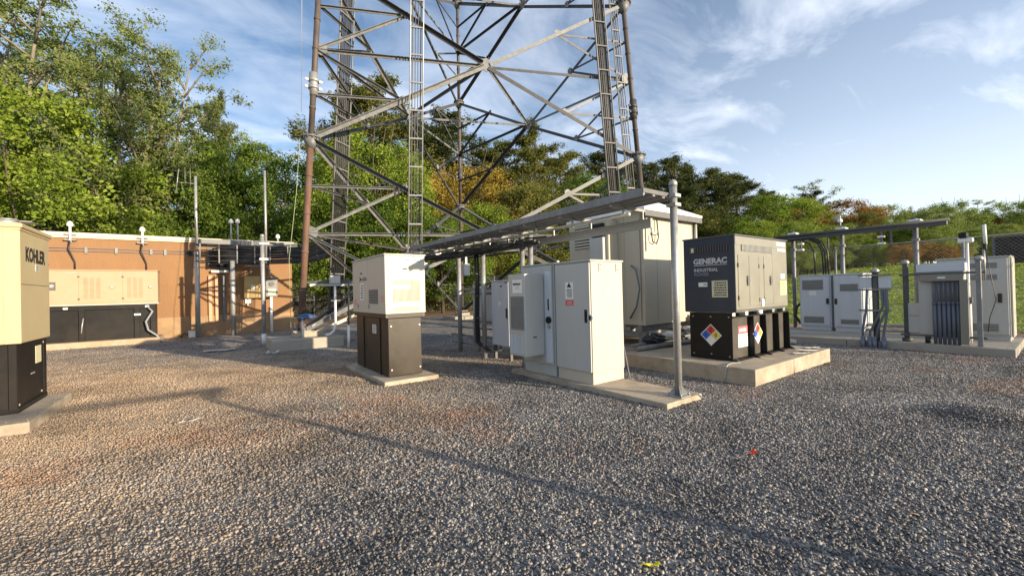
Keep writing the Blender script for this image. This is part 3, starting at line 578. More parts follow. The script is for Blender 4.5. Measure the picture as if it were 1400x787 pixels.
t_ = thing('roof_tray', 'galvanised channel lying along the building roof edge', 'channel', (1.5, WY - .2, 3.9)); B('channel', tower_grey, t_, -.2, 3.4, WY - .42, WY - .28, 3.76, 3.86, .01); B('flange_lip', tower_grey, t_, -.2, 3.4, WY - .44, WY - .415, 3.72, 3.90)
# stuff at the left tower foundation
t_ = thing('bent_conduit', 'white bent conduit pipe with a small box beside the foundation', 'pipe', (3.15, 13.2, 0))
mb = MB(); mb.tube([(2.86, 13.15, .34), (2.98, 13.15, .36), (3.10, 13.16, .46), (3.15, 13.18, .66), (3.16, 13.2, 1.85)], .036, 8); build(mb, 'pipe', white, t_)
B('box', cabgrey, t_, 3.02, 3.30, 13.12, 13.3, 1.86, 2.10, .01); B('crossbar', galv, t_, 2.46, 3.75, 13.14, 13.2, 1.79, 1.85)
t_ = thing('marker_pole', 'thin pole with a white sleeve behind the white generator', 'pole', (3.34, 12.5, 0)); CY('rod', galv_dark, t_, (3.34, 12.5, .5), (3.37, 12.5, 2.0), .022); CY('sleeve', white, t_, (3.335, 12.5, 0), (3.345, 12.5, .64), .036)
t_ = thing('blue_cover', 'blue domed cover on a short pipe by the left tower leg', 'cover', (2.2, 13.25, .3)); mb = MB(); mb.lathe((2.38, 13.4, .86), [(.24, 0), (.25, .02), (.20, .09), (.1, .13), (.01, .15)], 18); build(mb, 'dome', bluem, t_); CY('pipe', white, t_, (2.30, 13.4, .3), (2.30, 13.4, .88), .03)
for lab, a, b_ in (('upper pale strut rising from the left leg base behind the white generator', (2.55, 13.6, .62), (5.0, 13.9, 2.0)), ('lower pale strut rising from the left leg base behind the white generator', (2.6, 13.5, .45), (4.6, 13.5, 1.25))):
    mb = MB(); mb.angle(a, b_, .11, .015); o = build(mb, 'steel_strut', cream if 'lower' in lab else galv, loc=a); tag(o, lab, 'strut')

# ------------------------------------------------------------------ yellow generator, far left
t_ = thing('standby_generator', 'pale yellow generator on black fuel tank at the far left edge', 'generator', (-2.8, 8.4, .13))
B('enclosure', tan_paint, t_, -3.9, -1.845, 7.82, 9.05, .995, 2.44, .012)
B('top_lid', tan_paint, t_, -3.93, -1.815, 7.79, 9.08, 2.44, 2.50, .012)
B('upper_rim', tan_dark, t_, -3.91, -1.835, 7.81, 9.06, 2.415, 2.438)
B('corner_trim', tan_paint, t_, -1.98, -1.838, 7.811, 7.819, 1.0, 2.41, .002)
B('seam', grille, t_, -1.846, -1.8435, 7.83, 9.04, 1.735, 1.743); B('seam', grille, t_, -1.96, -1.85, 7.8175, 7.8205, 1.735, 1.743)
text('maker_name', 'KOHLER', ink, t_, (-1.8445, 8.03, 2.05), .245, '+X', sx=.86, bold=.011); text('maker_mark', '.', ink, t_, (-1.8445, 9.0, 2.05), .15, '+X')
panel('rating_plate', pm('plate_grey', (.5, .5, .48), .4), t_, '+X', -1.845, 8.42, 8.56, 1.93, 2.02)
lines('plate_print', grille, t_, '-X', -1.8415, 8.44, 8.54, 1.94, 2.01, 3, seed=2)
panel('side_vent', tan_dark, t_, '-Y', 7.82, -3.7, -2.3, 1.8, 2.3, .004)
B('fuel_tank', black, t_, -3.83, -1.90, 7.87, 9.03, .16, .99, .01); B('tank_skid', black, t_, -3.85, -1.88, 7.85, 9.05, .13, .19)
B('tank_corner_post', black, t_, -1.96, -1.885, 7.845, 7.90, .16, .99, .006); B('tank_corner_post', black, t_, -1.935, -1.885, 8.95, 9.05, .16, .99, .006)
panel('tank_label', spale, t_, '+X', -1.90, 8.62, 8.86, .66, .90, .004, label='yellow label on the black tank')
panel('tank_stencil', grille_mid, t_, '+X', -1.90, 8.42, 8.58, .535, .555, .003)
for y, z in ((7.95, .22), (8.85, .24), (8.95, .93)): CY('tank_bolt', galv, t_, (-1.90, y, z), (-1.888, y, z), .016, 8)
mb = MB(); mb.cyl((-2.05, 8.25, 2.50), (-2.05, 8.25, 2.60), .09, 20); mb.cyl((-2.05, 8.25, 2.58), (-2.05, 8.25, 2.60), .10, 20); build(mb, 'exhaust', galv, t_)
mb = MB(); mb.box(-2.0, -1.86, 8.35, 8.62, 2.59, 2.60); build(mb, 'rain_flap', galv, t_)

# ------------------------------------------------------------------ long generator by the wall
t_ = thing('standby_generator', 'long tan generator with two door panels against the orange wall', 'generator', (-3.6, 20, .187))
B('enclosure', peach, t_, -6.4, -1.33, 19.50, 20.55, 1.39, 2.53, .01)
B('top_lid', peach, t_, -6.43, -1.31, 19.47, 20.58, 2.53, 2.56, .006)
B('base_flange', cream_pale, t_, -6.42, -1.31, 19.48, 20.57, 1.37, 1.40)
for x0, x1 in ((-3.32, -2.41), (-2.25, -1.42)):
    d = B('door', peach, t_, x0, x1, 19.488, 19.501, 1.45, 2.46, .004)
    for q in range(3): slats('louvre', peach_dark, d, '-Y', 19.488, x0 + .12 + q * .15, x0 + .22 + q * .15, 1.6, 2.3, 18, False, .012, .5)
    B('handle', galv, d, x1 - .16, x1 - .04, 19.45, 19.49, 1.93, 2.0, .01); B('hinge', grille, d, x0 - .02, x0 + .03, 19.47, 19.49, 2.3, 2.35); B('hinge', grille, d, x0 - .02, x0 + .03, 19.47, 19.49, 1.56, 1.61)
B('control_window', grille, t_, -3.98, -3.84, 19.49, 19.502, 1.88, 2.15, .004); CY('gauge', galv, t_, (-3.93, 19.47, 2.02), (-3.93, 19.5, 2.02), .055, 14)
panel('badge', grille_mid, t_, '-Y', 19.5, -3.62, -3.38, 2.44, 2.47)
B('fuel_tank', black, t_, -6.3, -1.42, 19.56, 20.45, .187, 1.38)
for x in (-5.9, -4.5, -3.26, -1.9, -1.47): B('tank_rib', black, t_, x - .07, x + .07, 19.50, 19.565, .187, 1.37, .004)
B('tank_header', black, t_, -6.3, -1.42, 19.49, 19.562, 1.22, 1.368)
for x in (-3.62, -1.62): B('tank_fitting', white, t_, x - .06, x + .05, 19.44, 19.49, 1.25, 1.32, .01)
panel('tank_sign', swhite, t_, '-Y', 19.5, -1.97, -1.80, .98, 1.04)
mb = MB(); mb.tube([(-1.62, 19.46, 1.27), (-1.48, 19.42, 1.1), (-1.66, 19.4, .75), (-1.6, 19.4, .45), (-1.36, 19.38, .24), (-1.24, 19.36, .02)], .035, 8); build(mb, 'flexible_conduit', pm('conduit_grey', (.2, .21, .22), .5), t_)
mb = MB(); mb.tube([(-3.22, 19.49, .95), (-3.25, 19.47, .7), (-3.27, 19.47, .45)], .02, 6); build(mb, 'sight_tube', galv, t_)

# ------------------------------------------------------------------ white generator on bronze tank
t_ = thing('standby_generator', 'small white generator on tall bronze tank in the yard middle', 'generator', (2.83, 7.9, .07))
B('enclosure', cream_pale, t_, 2.465, 3.202, 6.951, 8.846, 1.16, 2.17, .012, seg=2)
B('top_lid', cream_pale, t_, 2.45, 3.217, 6.936, 8.861, 2.17, 2.198, .008)
f_ = panel('front_cover', cream_pale, t_, '-Y', 6.951, 2.53, 3.165, 1.20, 2.04, .008, bev=.003)
slats('front_grille', cream, f_, '-Y', 6.943, 2.60, 3.10, 1.37, 1.74, 24, True, .012, .45); panel('grille_backing', grille_mid, f_, '-Y', 6.9435, 2.60, 3.10, 1.37, 1.74, .002)
panel('foot_grille_backing', grille_mid, f_, '-Y', 6.9435, 2.60, 3.10, 1.215, 1.275, .002); slats('foot_grille', cream, f_, '-Y', 6.943, 2.60, 3.10, 1.215, 1.275, 24, True, .010, .5)
B('latch', ink, t_, 2.78, 2.86, 6.93, 6.945, 1.93, 1.95, .003)
text('maker_name', 'rehlko', inkblue, t_, (2.76, 6.948, 2.072), .125, '-Y', sx=1.15, bold=.004)
def logo_drop(par, x, y, z, s, face):
    mb = MB()
    pts = [(0, .5), (.9, .15), (.9, -.15), (.35, -.2), (0, -.6), (0, -.1), (.45, .05), (.0, .2)]
    if face == '-Y': ring = [Vector((a * s, 0, b_ * s)) for a, b_ in pts]; mb.prism(ring, (x, y, z), (x, y + .003, z))
    else: ring = [Vector((0, -a * s, b_ * s)) for a, b_ in pts]; mb.prism(ring, (x, y, z), (x + .003, y, z))
    return build(mb, 'maker_logo', inkblue if face == '-Y' else ink, par)
logo_drop(t_, 2.61, 6.948, 2.11, .11, '-Y'); logo_drop(t_, 2.461, 8.36, 1.80, .10, '-X')
text('side_name', 'rehlko', inkdim, t_, (2.463, 8.24, 1.77), .11, '-X', sx=1.1, bold=.003)
panel('side_vent', grille_mid, t_, '-X', 2.465, 7.31, 7.80, 1.33, 1.60, .003); slats('side_vent_louvre', grille, t_, '-X', 2.463, 7.32, 7.79, 1.34, 1.59, 9, False, .010, .5)
panel('caution_label', swhite, t_, '-X', 2.465, 8.13, 8.34, 1.40, 1.72); lines('caution_print', grille, t_, '-X', 2.461, 8.15, 8.32, 1.42, 1.70, 6, seed=5)
panel('small_label', pm('sign_pink', (.62, .3, .25), .5), t_, '-X', 2.465, 7.04, 7.16, 1.38, 1.48); panel('small_label', pm('sign_pink', (.62, .3, .25), .5), t_, '-X', 2.465, 8.62, 8.76, 1.30, 1.42)
B('vent_tab', grille, t_, 2.455, 2.466, 8.22, 8.30, 1.90, 1.93); B('seam', grille_mid, t_, 2.4635, 2.466, 7.85, 7.853, 1.2, 2.15)
for y in (7.82, 8.48): B('door_pull', grille_mid, t_, 2.45, 2.466, y - .02, y + .02, 1.25, 1.32)
panel('white_scuff', swhite, t_, '-Y', 6.939, 2.60, 2.93, 1.585, 1.665, .0015)
B('skid_rail', bronze, t_, 2.475, 3.19, 6.97, 8.83, 1.085, 1.162, .006)
for x in (2.49, 3.17): CY('lifting_eye', grille, t_, (x, 6.965, 1.125), (x, 6.975, 1.125), .02, 10)
B('fuel_tank', bronze, t_, 2.518, 3.131, 6.996, 8.81, .085, 1.086, .01)
for y in (7.42, 8.35): B('tank_rib', bronze, t_, 2.500, 2.52, y - .05, y + .05, .09, 1.08, .004)
panel('tank_label', swhite, t_, '-X', 2.518, 7.60, 7.80, .79, .95); lines('tank_label_print', grille, t_, '-X', 2.514, 7.62, 7.78, .80, .94, 5, seed=8)
for x, z in ((2.57, .2), (2.57, .95), (3.09, .2), (3.09, .95)): CY('tank_bolt', galv, t_, (x, 6.984, z), (x, 6.998, z), .015, 8)
mb = MB(); mb.cyl((2.66, 8.3, 2.19), (2.66, 8.3, 2.25), .04, 12); build(mb, 'exhaust', galv, t_)

# ------------------------------------------------------------------ tall beige cabinet
def bolts_row(par, pts, r=.012, d=(1, 0, 0), mat=galv):
    for p_ in pts: CY('bolt', mat, par, p_, Vector(p_) + Vector(d) * .012, r, 8)
t_ = thing('equipment_cabinet', 'tall plain beige cabinet nearest the steel pole', 'cabinet', (5, 4.65, .077))
B('body', cream, t_, 4.63, 5.352, 4.275, 5.055, .25, 1.92, .008, seg=2); B('plinth', cream, t_, 4.64, 5.345, 4.285, 5.045, .077, .252, .004)
B('top_lid', cabgrey, t_, 4.60, 5.37, 4.258, 5.072, 1.92, 1.949, .008)
B('door', cabgrey, t_, 4.606, 4.632, 4.292, 5.04, .262, 1.905, .006, seg=2)
B('handle_recess', ink, t_, 4.602, 4.608, 4.345, 4.405, 1.00, 1.20, .003); B('handle', blackplain, t_, 4.585, 4.603, 4.365, 4.388, 1.03, 1.17, .006)
mb = MB(); mb.cyl((4.585, 4.28, 1.08), (4.60, 4.28, 1.08), .05, 14); mb.box(4.585, 4.61, 4.25, 4.31, 1.04, 1.12, .01); build(mb, 'padlock_hasp', cabgrey, t_)
panel('warning_sign', swhite, t_, '-X', 4.606, 4.63, 4.80, 1.36, 1.62, .003); lines('sign_print', ink, t_, '-X', 4.603, 4.65, 4.78, 1.38, 1.52, 5, seed=4)
mb = MB(); mb.prism([Vector((0, .05, -.03)), Vector((0, -.05, -.03)), Vector((0, 0, .05))], (4.6035, 4.715, 1.57), (4.6015, 4.715, 1.57)); build(mb, 'warning_triangle', ink, t_)
panel('red_sign', red, t_, '-X', 4.606, 4.63, 4.80, 1.26, 1.34, .003); lines('red_sign_print', swhite, t_, '-X', 4.603, 4.65, 4.78, 1.27, 1.33, 2, seed=9, lead=.35)
mb = MB()
for i in range(6):
    for j in range(4):
        if (i + j) % 5 != 4: mb.box(4.6045, 4.6065, 4.50 + i * .062, 4.535 + i * .062, .50 + j * .055 + (i % 2) * .01, .515 + j * .055 + (i % 2) * .01)
build(mb, 'vent_slots', cream_pale, t_)
for y in (4.2735,):
    B('lifting_bracket', cream, t_, 4.80, 4.86, 4.263, 4.276, 1.77, 1.90, .003); B('lifting_bracket', cream, t_, 5.19, 5.25, 4.263, 4.276, 1.77, 1.90, .003)
bolts_row(t_, [(4.83, 4.262, 1.87), (4.83, 4.262, 1.80), (5.22, 4.262, 1.87), (5.22, 4.262, 1.80)], .009, (0, -1, 0))
mb = MB(); mb.cyl((5.352, 4.45, 1.08), (5.40, 4.45, 1.08), .075, 14); mb.cyl((5.40, 4.45, 1.08), (5.42, 4.45, 1.08), .05, 12); build(mb, 'side_knob', white, t_)
B('rear_door', cream, t_, 5.352, 5.372, 4.30, 5.03, .27, 1.90, .006)
CY('roof_eye', white, t_, (4.66, 5.02, 1.949), (4.66, 5.02, 1.985), .022, 12); mb = MB(); mb.tube([(5.37, 4.3, .6), (5.41, 4.27, .3), (5.44, 4.25, .08), (5.5, 4.2, .0)], .012, 6); build(mb, 'ground_wire', conduitm, t_)

# cabinet with the cooling unit
t_ = thing('equipment_cabinet', 'narrower grey cabinet with a protruding air conditioner on its door', 'cabinet', (5, 5.5, .077))
B('body', cabgrey, t_, 4.645, 5.33, 5.10, 5.95, .25, 1.93, .008, seg=2); B('plinth', cabgrey, t_, 4.655, 5.32, 5.11, 5.94, .077, .252, .004)
B('top_lid', cabgrey, t_, 4.62, 5.35, 5.085, 5.965, 1.93, 1.958, .008); B('door', cabgrey, t_, 4.615, 4.647, 5.13, 5.93, .27, 1.915, .006, seg=2)
B('lock_strip', cabblue, t_, 4.604, 4.616, 5.14, 5.30, .30, 1.82, .003)
B('handle_slot', ink, t_, 4.600, 4.606, 5.20, 5.235, 1.17, 1.36, .004); CY('dial_lock', blackplain, t_, (4.575, 5.205, 1.01), (4.605, 5.205, 1.01), .058, 20); CY('padlock', galv, t_, (4.585, 5.20, .9), (4.60, 5.20, .9), .03, 12)
ac = B('air_conditioner', cabgrey, t_, 4.20, 4.612, 5.335, 5.79, .42, 1.785, .012, seg=2)
panel('name_plate', swhite, ac, '-X', 4.20, 5.40, 5.66, 1.47, 1.69, .003)
text('name_print', 'verizon', ink, t_, (4.1955, 5.645, 1.60), .075, '-X', sx=.92, bold=.0015); lines('plate_small_print', grille_mid, t_, '-X', 4.197, 5.46, 5.60, 1.53, 1.58, 2, seed=3, lead=.3)
panel('grille_backing', grille, ac, '-X', 4.20, 5.365, 5.72, .86, 1.41, .002); slats('grille_louvre', grille_mid, ac, '-X', 4.199, 5.365, 5.72, .865, 1.405, 15, False, .016, .45)
slats('lower_slots', cabblue, ac, '-X', 4.20, 5.385, 5.745, .46, .76, 9, True, .007, .5)
panel('maker_mark', grille, ac, '-Y', 5.335, 4.36, 4.44, .72, .745, .002)
mb = MB()
for x, y in ((4.72, 6.0), (4.80, 6.02), (4.88, 6.0)): mb.cyl((x, y + .02, -.02), (x, y + .02, .42), .035, 10)
o = build(mb, 'conduit_stub', galv, None, loc=(4.8, 6.02, 0)); tag(o, 'short grey conduits rising from the gravel below the air conditioner', 'conduit')

t_ = thing('equipment_cabinet', 'pale blue cabinet raised on legs behind the air conditioner cabinet', 'cabinet', (5.5, 7.5, 0))
B('body', cabblue, t_, 5.225, 5.9, 7.15, 7.83, .31, 1.72, .008); B('top_lid', cabblue, t_, 5.20, 5.92, 7.13, 7.85, 1.72, 1.75, .008); B('door', cabblue, t_, 5.20, 5.226, 7.17, 7.81, .33, 1.70, .006, seg=2)
B('handle', ink, t_, 5.18, 5.201, 7.21, 7.26, .93, 1.14, .008); B('latch', ink, t_, 5.19, 5.202, 7.40, 7.45, 1.60, 1.63); B('latch', ink, t_, 5.19, 5.202, 7.2, 7.28, 1.68, 1.70)
CY('round_badge', swhite, t_, (5.196, 7.5, 1.24), (5.201, 7.5, 1.24), .055, 18)
for x in (5.26, 5.84):
    for y in (7.2, 7.78): B('leg', galv_dark, t_, x - .03, x + .03, y - .03, y + .03, -.03, .31)

# ------------------------------------------------------------------ front steel pole and ice bridge
t_ = post('steel_pole', 'galvanised steel pole bolted to the front of the low pad', 4.99, 3.12, .077, 2.88, .0485)
B('base_plate', galv, t_, 4.88, 5.10, 3.01, 3.23, .077, .092, .003)
for a in range(4):
    v = Vector((cos(a * pi / 2 + .78), sin(a * pi / 2 + .78), 0)); mb = MB(); mb.prism([v * .045, v * .135, v * .045 + Vector((0, 0, .12))], Vector((4.99, 3.12, .092)) - v.cross(Vector((0, 0, 1))) * .004, Vector((4.99, 3.12, .092)) + v.cross(Vector((0, 0, 1))) * .004); build(mb, 'gusset', galv, t_)
bolts_row(t_, [(4.90, 3.03, .092), (5.08, 3.03, .092), (4.90, 3.21, .092), (5.08, 3.21, .092)], .012, (0, 0, 3))
mb = MB(); mb.tube([(5.05, 3.1, .16), (5.10, 3.06, .14), (5.2, 3.0, .10), (5.32, 2.96, .03), (5.36, 2.93, -.02)], .007, 6); build(mb, 'ground_lead', conduitm, t_)
for z in (2.56, 2.68): B('pole_clamp', galv, t_, 4.925, 5.06, 3.05, 3.19, z, z + .05, .006)
ib = thing('ice_bridge', 'long overhead steel cable bridge running from cabinets to the tower', 'cable bridge', (4.75, 6.5, 2.65))
YA, YB = 3.16, 10.3; grate = pm('grating_grey', (0.36, 0.365, 0.37), 0.5, metal=0.3)
mb = MB(); mb.box(4.40, 4.415, YA, YB, 2.65, 2.75); mb.box(4.415, 4.45, YA, YB, 2.733, 2.745); build(mb, 'side_rail', galv_old, ib)
mb = MB(); mb.box(5.045, 5.06, YA, YB, 2.685, 2.745); mb.box(5.01, 5.045, YA, YB, 2.733, 2.745); build(mb, 'side_rail', galv_old, ib)
for x0 in (4.42, 4.63, 4.84):   # three perforated planks
    mb = MB(); y = YA + .03
    while y < YB - .06: mb.box(x0, x0 + .195, y, y + .043, 2.70, 2.712); y += .055
    mb.box(x0, x0 + .012, YA, YB, 2.665, 2.73); mb.box(x0 + .183, x0 + .195, YA, YB, 2.665, 2.73)
    build(mb, 'grating_plank', grate, ib)
B('end_angle', galv_dark, ib, 4.39, 5.075, YA - .012, YA, 2.69, 2.745)
mb = MB(); mb.box(5.10, 5.115, 3.55, 10.4, 2.36, 2.49); mb.box(5.115, 5.15, 3.55, 10.4, 2.478, 2.49); mb.box(5.115, 5.15, 3.55, 10.4, 2.36, 2.372); build(mb, 'lower_channel', galv, ib)
mb = MB(); mb.cyl((4.70, 3.6, 2.52), (4.70, 10.4, 2.52), .024, 8); build(mb, 'lower_pipe', galv, ib)
for y in (3.7, 4.7, 5.6, 6.3, 7.0, 7.7, 8.5, 9.35, 10.1):
    B('cross_channel', galv_old, ib, 4.42, 5.17, y - .02, y + .02, 2.60, 2.64, .002)
    B('hanger_strap', galv, ib, 4.69, 4.71, y - .02, y + .02, 2.49, 2.70); B('hanger_strap', galv, ib, 5.10, 5.12, y - .022, y + .022, 2.49, 2.62)
rr = random.Random(5)
for q in range(14):
    x = 4.50 + .042 * q; z = 2.42 + .03 * (q % 3); mb = MB(); pts = []
    y = 5.4 + rr.uniform(0, 1.5)
    while y < 10.4: pts.append((x + rr.uniform(-.03, .03), y, z - rr.uniform(0, .09))); y += .55
    pts += [(x - .1, 11.4, z - .02), (LP(0, 3).x + 2.6 + .05 * q, 12.3, z + .3)]
    if len(pts) > 2: mb.tube(pts, rr.choice([.012, .016, .02]), 6); build(mb, 'feed_cable', cablem, ib)
post('bridge_post', 'bridge post between the white generator and the pale blue cabinet', 5.25, 9.36, 0, 2.53, .055, cap=False)
post('bridge_post', 'bridge post with the black cable bundle beside the pale blue cabinet', 5.10, 7.98, 0, 2.53, .055, cap=False)
post('bridge_post', 'left one of two bridge posts behind the air conditioner cabinet', 5.02, 6.42, 0, 2.66, .05, cap=False)
post('bridge_post', 'right one of two bridge posts behind the air conditioner cabinet', 5.13, 6.30, 0, 2.66, .05, cap=False)
t_ = thing('cable_bundle', 'black cables strapped vertically next to the bridge post', 'cables', (5.05, 8.08, 0))
for q in range(6):
    mb = MB(); a = q * 1.05; x = 5.02 + .04 * cos(a); y = 8.13 + .04 * sin(a); mb.tube([(x, y, 2.45), (x + .01, y, 1.7), (x - .01, y + .01, .9), (x, y, .35), (x + .15, y - .3, .16), (5.3, 7.6, .2)], .02, 6); build(mb, 'cable', cablem, t_)
for z in (.9, 1.4, 1.9): CY('strap', galv_dark, t_, (5.02, 8.13, z), (5.02, 8.13, z + .03), .07, 10)
# equipment rack in the shade
t_ = thing('pipe_rack', 'galvanised pipe rack with horizontal rails left of the blue cabinet', 'rack', (5.6, 8.9, 0))
for z in (1.58, 1.46, .78, .62, .42, .22): CY('rail', galv_old, t_, (5.27, 9.85, z), (5.42, 8.05, z), .022, 8)
for x, y, z in ((6.1, 10.05, 1.72), (6.25, 9.0, 1.75), (5.6, 9.0, .62)): CY('upright', galv, t_, (x, y, -.02), (x, y, z), .035, 10)
B('board', cabgrey, t_, 6.12, 6.16, 9.02, 9.85, .62, 1.62, .004); B('board_rail', galv, t_, 6.08, 6.12, 8.9, 10.1, 1.5, 1.54); B('board_rail', galv, t_, 6.08, 6.12, 8.9, 10.1, .72, .76)
# small objects hanging on the lower tower under the bridge
for lab, x, y, z in (('left small grey radio box hanging under the bridge end', 5.75, 12.55, 2.30), ('right small grey radio box hanging under the bridge', 7.0, 12.0, 2.25)):
    t_ = thing('radio_box', lab, 'radio box', (x, y, z)); B('housing', cabgrey, t_, x - .12, x + .12, y - .08, y + .08, z - .2, z + .2, .02); B('bracket', galv, t_, x - .03, x + .03, y - .03, y + .03, z + .2, z + .5)
t_ = thing('bridge_landing', 'bright galvanised platform at the tower end of the cable bridge', 'platform', (4.9, 10.9, 2.5)); B('plate', galv, t_, 4.45, 5.2, 10.32, 11.2, 2.55, 2.58); B('edge_channel', galv, t_, 4.42, 4.45, 10.32, 11.2, 2.48, 2.62); CY('leg', galv, t_, (4.6, 11.1, 0), (4.6, 11.1, 2.55), .045, 10)

# ------------------------------------------------------------------ shelter
sh = thing('equipment_shelter', 'cream equipment shelter raised on beams behind the steel pole', 'shelter', (8.5, 6.4, .243))
SX0, SX1, SY0, SY1 = 7.55, 9.50, 5.45, 7.45
B('wall', shelter_m, sh, SX0, SX1, SY0, SY1, .70, 3.16, .01)
for x in (8.02, 8.5, 8.98): B('panel_joint', grille_mid, sh, x - .004, x + .004, SY0 - .003, SY0 + .001, .74, 3.12)
for y in (5.52, 5.95): B('panel_joint', grille_mid, sh, SX0 - .003, SX0 + .001, y - .005, y + .005, .74, 3.12)
B('corner_trim', shelter_m, sh, SX0 - .012, SX0 + .05, SY0 - .012, SY0 + .05, .70, 3.15, .004); B('corner_trim', shelter_m, sh, SX1 - .05, SX1 + .012, SY0 - .012, SY0 + .05, .70, 3.15, .004)
mb = MB(); e = .16; zt = 3.20; A = [(SX0 - e, SY0 - e, zt), (SX1 + e, SY0 - e, zt), (SX1 + e, SY1 + e, zt), (SX0 - e, SY1 + e, zt)]; ap = (8.95, 6.15, 3.64)
vs = [mb.bm.verts.new(q) for q in A]; lo = [mb.bm.verts.new((q[0], q[1], zt - .05)) for q in A]; av = mb.bm.verts.new(ap)
for i in range(4): mb.bm.faces.new((vs[i], vs[(i + 1) % 4], av)); mb.bm.faces.new((lo[i], lo[(i + 1) % 4], vs[(i + 1) % 4], vs[i]))
mb.bm.faces.new(lo[::-1]); build(mb, 'roof', white_roof, sh)
B('eave_fascia', galv_dark, sh, SX0 - .14, SX1 + .14, SY0 - .165, SY0 - .14, 3.02, 3.148); B('eave_fascia', galv_dark, sh, SX1 + .14, SX1 + .165, SY0 - .14, SY1 + .1, 3.02, 3.148)
cm = B('climate_unit', shelter_m, sh, 7.22, 7.546, 6.12, 7.35, .85, 3.05, .012)
panel('louvre_backing', grille, cm, '-X', 7.22, 6.55, 7.15, 2.45, 3.0, .003); slats('louvre', cream, cm, '-X', 7.218, 6.55, 7.15, 2.45, 3.0, 8, False, .03, .5)
B('black_hood', blackplain, cm, 7.15, 7.22, 6.22, 6.55, 2.68, 2.98, .006); B('control_box', cabgrey, cm, 7.12, 7.22, 6.20, 6.60, 2.15, 2.66, .008)
B('door_handle', galv, sh, SX0 - .03, SX0, 6.02, 6.06, 1.6, 1.8)
mb = MB(); mb.tube([(7.50, 5.75, 2.0), (7.47, 5.6, 1.9), (7.45, 5.5, 1.5), (7.46, 5.6, 1.1), (7.5, 5.8, .85)], .018, 8); build(mb, 'flexible_hose', conduitm, sh)
mb = MB(); mb.tube([(7.76, 5.40, 3.0), (7.74, 5.38, 2.7), (7.78, 5.38, 2.5), (7.92, 5.38, 2.46), (8.0, 5.38, 2.6), (7.98, 5.40, 3.0)], .013, 8); build(mb, 'cable_loop', cablem, sh)
B('bracket', galv, sh, 7.82, 8.02, 5.40, 5.45, 2.66, 2.70); B('bracket', galv, sh, 7.60, 7.66, 5.41, 5.45, 2.3, 3.0)
mb = MB(); mb.cyl((SX1 + .02, SY0 - .06, .9), (SX1 + .02, SY0 - .06, 3.0), .035, 10); build(mb, 'downpipe', cabgrey, sh); B('downpipe_joint', white, sh, SX1 - .03, SX1 + .08, SY0 - .11, SY0 - .01, 2.4, 2.46)
for y in (5.6, 7.2): B('floor_beam', galv_old, sh, SX0, SX1, y - .06, y + .06, .56, .698)
for x in (7.62, 9.4): B('floor_beam', galv_old, sh, x - .05, x + .05, 5.45, 7.4, .44, .558)
for x in (7.62, 9.4):
    for y in (5.6, 7.2): CY('support_leg', galv_old, sh, (x, y, .24), (x, y, .44), .07, 10)
B('door_seal', grille, sh, SX0 - .004, SX0, 5.53, 5.54, .8, 3.0)
mb = MB(); mb.cyl((8.15, 6.0, 3.30), (8.15, 6.0, 3.62), .03, 8); mb.mat(white); build(mb, 'beacon_mast', None, sh)
mb = MB(); mb.lathe((8.15, 6.0, 3.50), [(.05, 0), (.075, .05), (.07, .16), (.03, .28), (.004, .32)], 12); b_ = build(mb, 'beacon', swhite, sh); mb = MB(); mb.cyl((8.15, 6.0, 3.46), (8.15, 6.0, 3.53), .07, 12); build(mb, 'beacon_band', red, b_)
for lab, a, b_ in (('grey conduit lying lowest on the pad in front of the shelter', (6.9, 5.2, .30), (9.6, 5.05, .30)), ('thin conduit on the pad right under the shelter front', (6.95, 5.4, .33), (9.5, 5.3, .40))):
    mb = MB(); mb.cyl(a, b_, .05 if 'lowest' in lab else .03, 10); o = build(mb, 'conduit', galv_old, loc=a); tag(o, lab, 'conduit')
def lump(name, label, cat, mat, c, sx, sy, sz, seed=0):
    bm = bmesh.new(); bmesh.ops.create_icosphere(bm, subdivisions=3, radius=1); r_ = random.Random(seed); ph = [r_.uniform(0, 6) for _ in range(6)]
    for v in bm.verts:
        n = 1 + .16 * sin(5 * v.co.x + ph[0]) * sin(4 * v.co.y + ph[1]) + .12 * sin(9 * v.co.z + ph[2] + 6 * v.co.x); v.co = Vector((v.co.x * sx * n, v.co.y * sy * n, max(v.co.z, -.75) * sz * n)) + Vector(c)
    mb = MB(); mb.bm.free(); mb.bm = bm; o = build(mb, name, mat, loc=c); tag(o, label, cat); return o
lump('plastic_bag', 'crumpled white plastic bag under the shelter left of the pole', 'bag', swhite, (8.05, 5.22, .47), .26, .14, .09, 1)
lump('cable_coil', 'dark coiled cables under the left front corner of the shelter', 'cables', cablem, (7.65, 5.3, .42), .30, .16, .12, 2)
lump('rock', 'pale rock sitting on the pad just left of the dark generator', 'rock', cream, (9.35, 5.25, .72), .20, .15, .17, 3)
lump('hose_coil', 'grey hose heap under the shelter right of the pole', 'hose', galv, (8.9, 5.3, .52), .33, .14, .09, 4)
t_ = thing('saw_horse', 'black folding stand under the shelter beside the steel pole', 'stand', (8.5, 5.2, .25))
for a, b_ in (((8.25, 5.2, .25), (8.45, 5.25, .68)), ((8.6, 5.2, .25), (8.3, 5.25, .68)), ((8.25, 5.22, .56), (8.6, 5.22, .56))): CY('bar', blackplain, t_, a, b_, .018, 8)

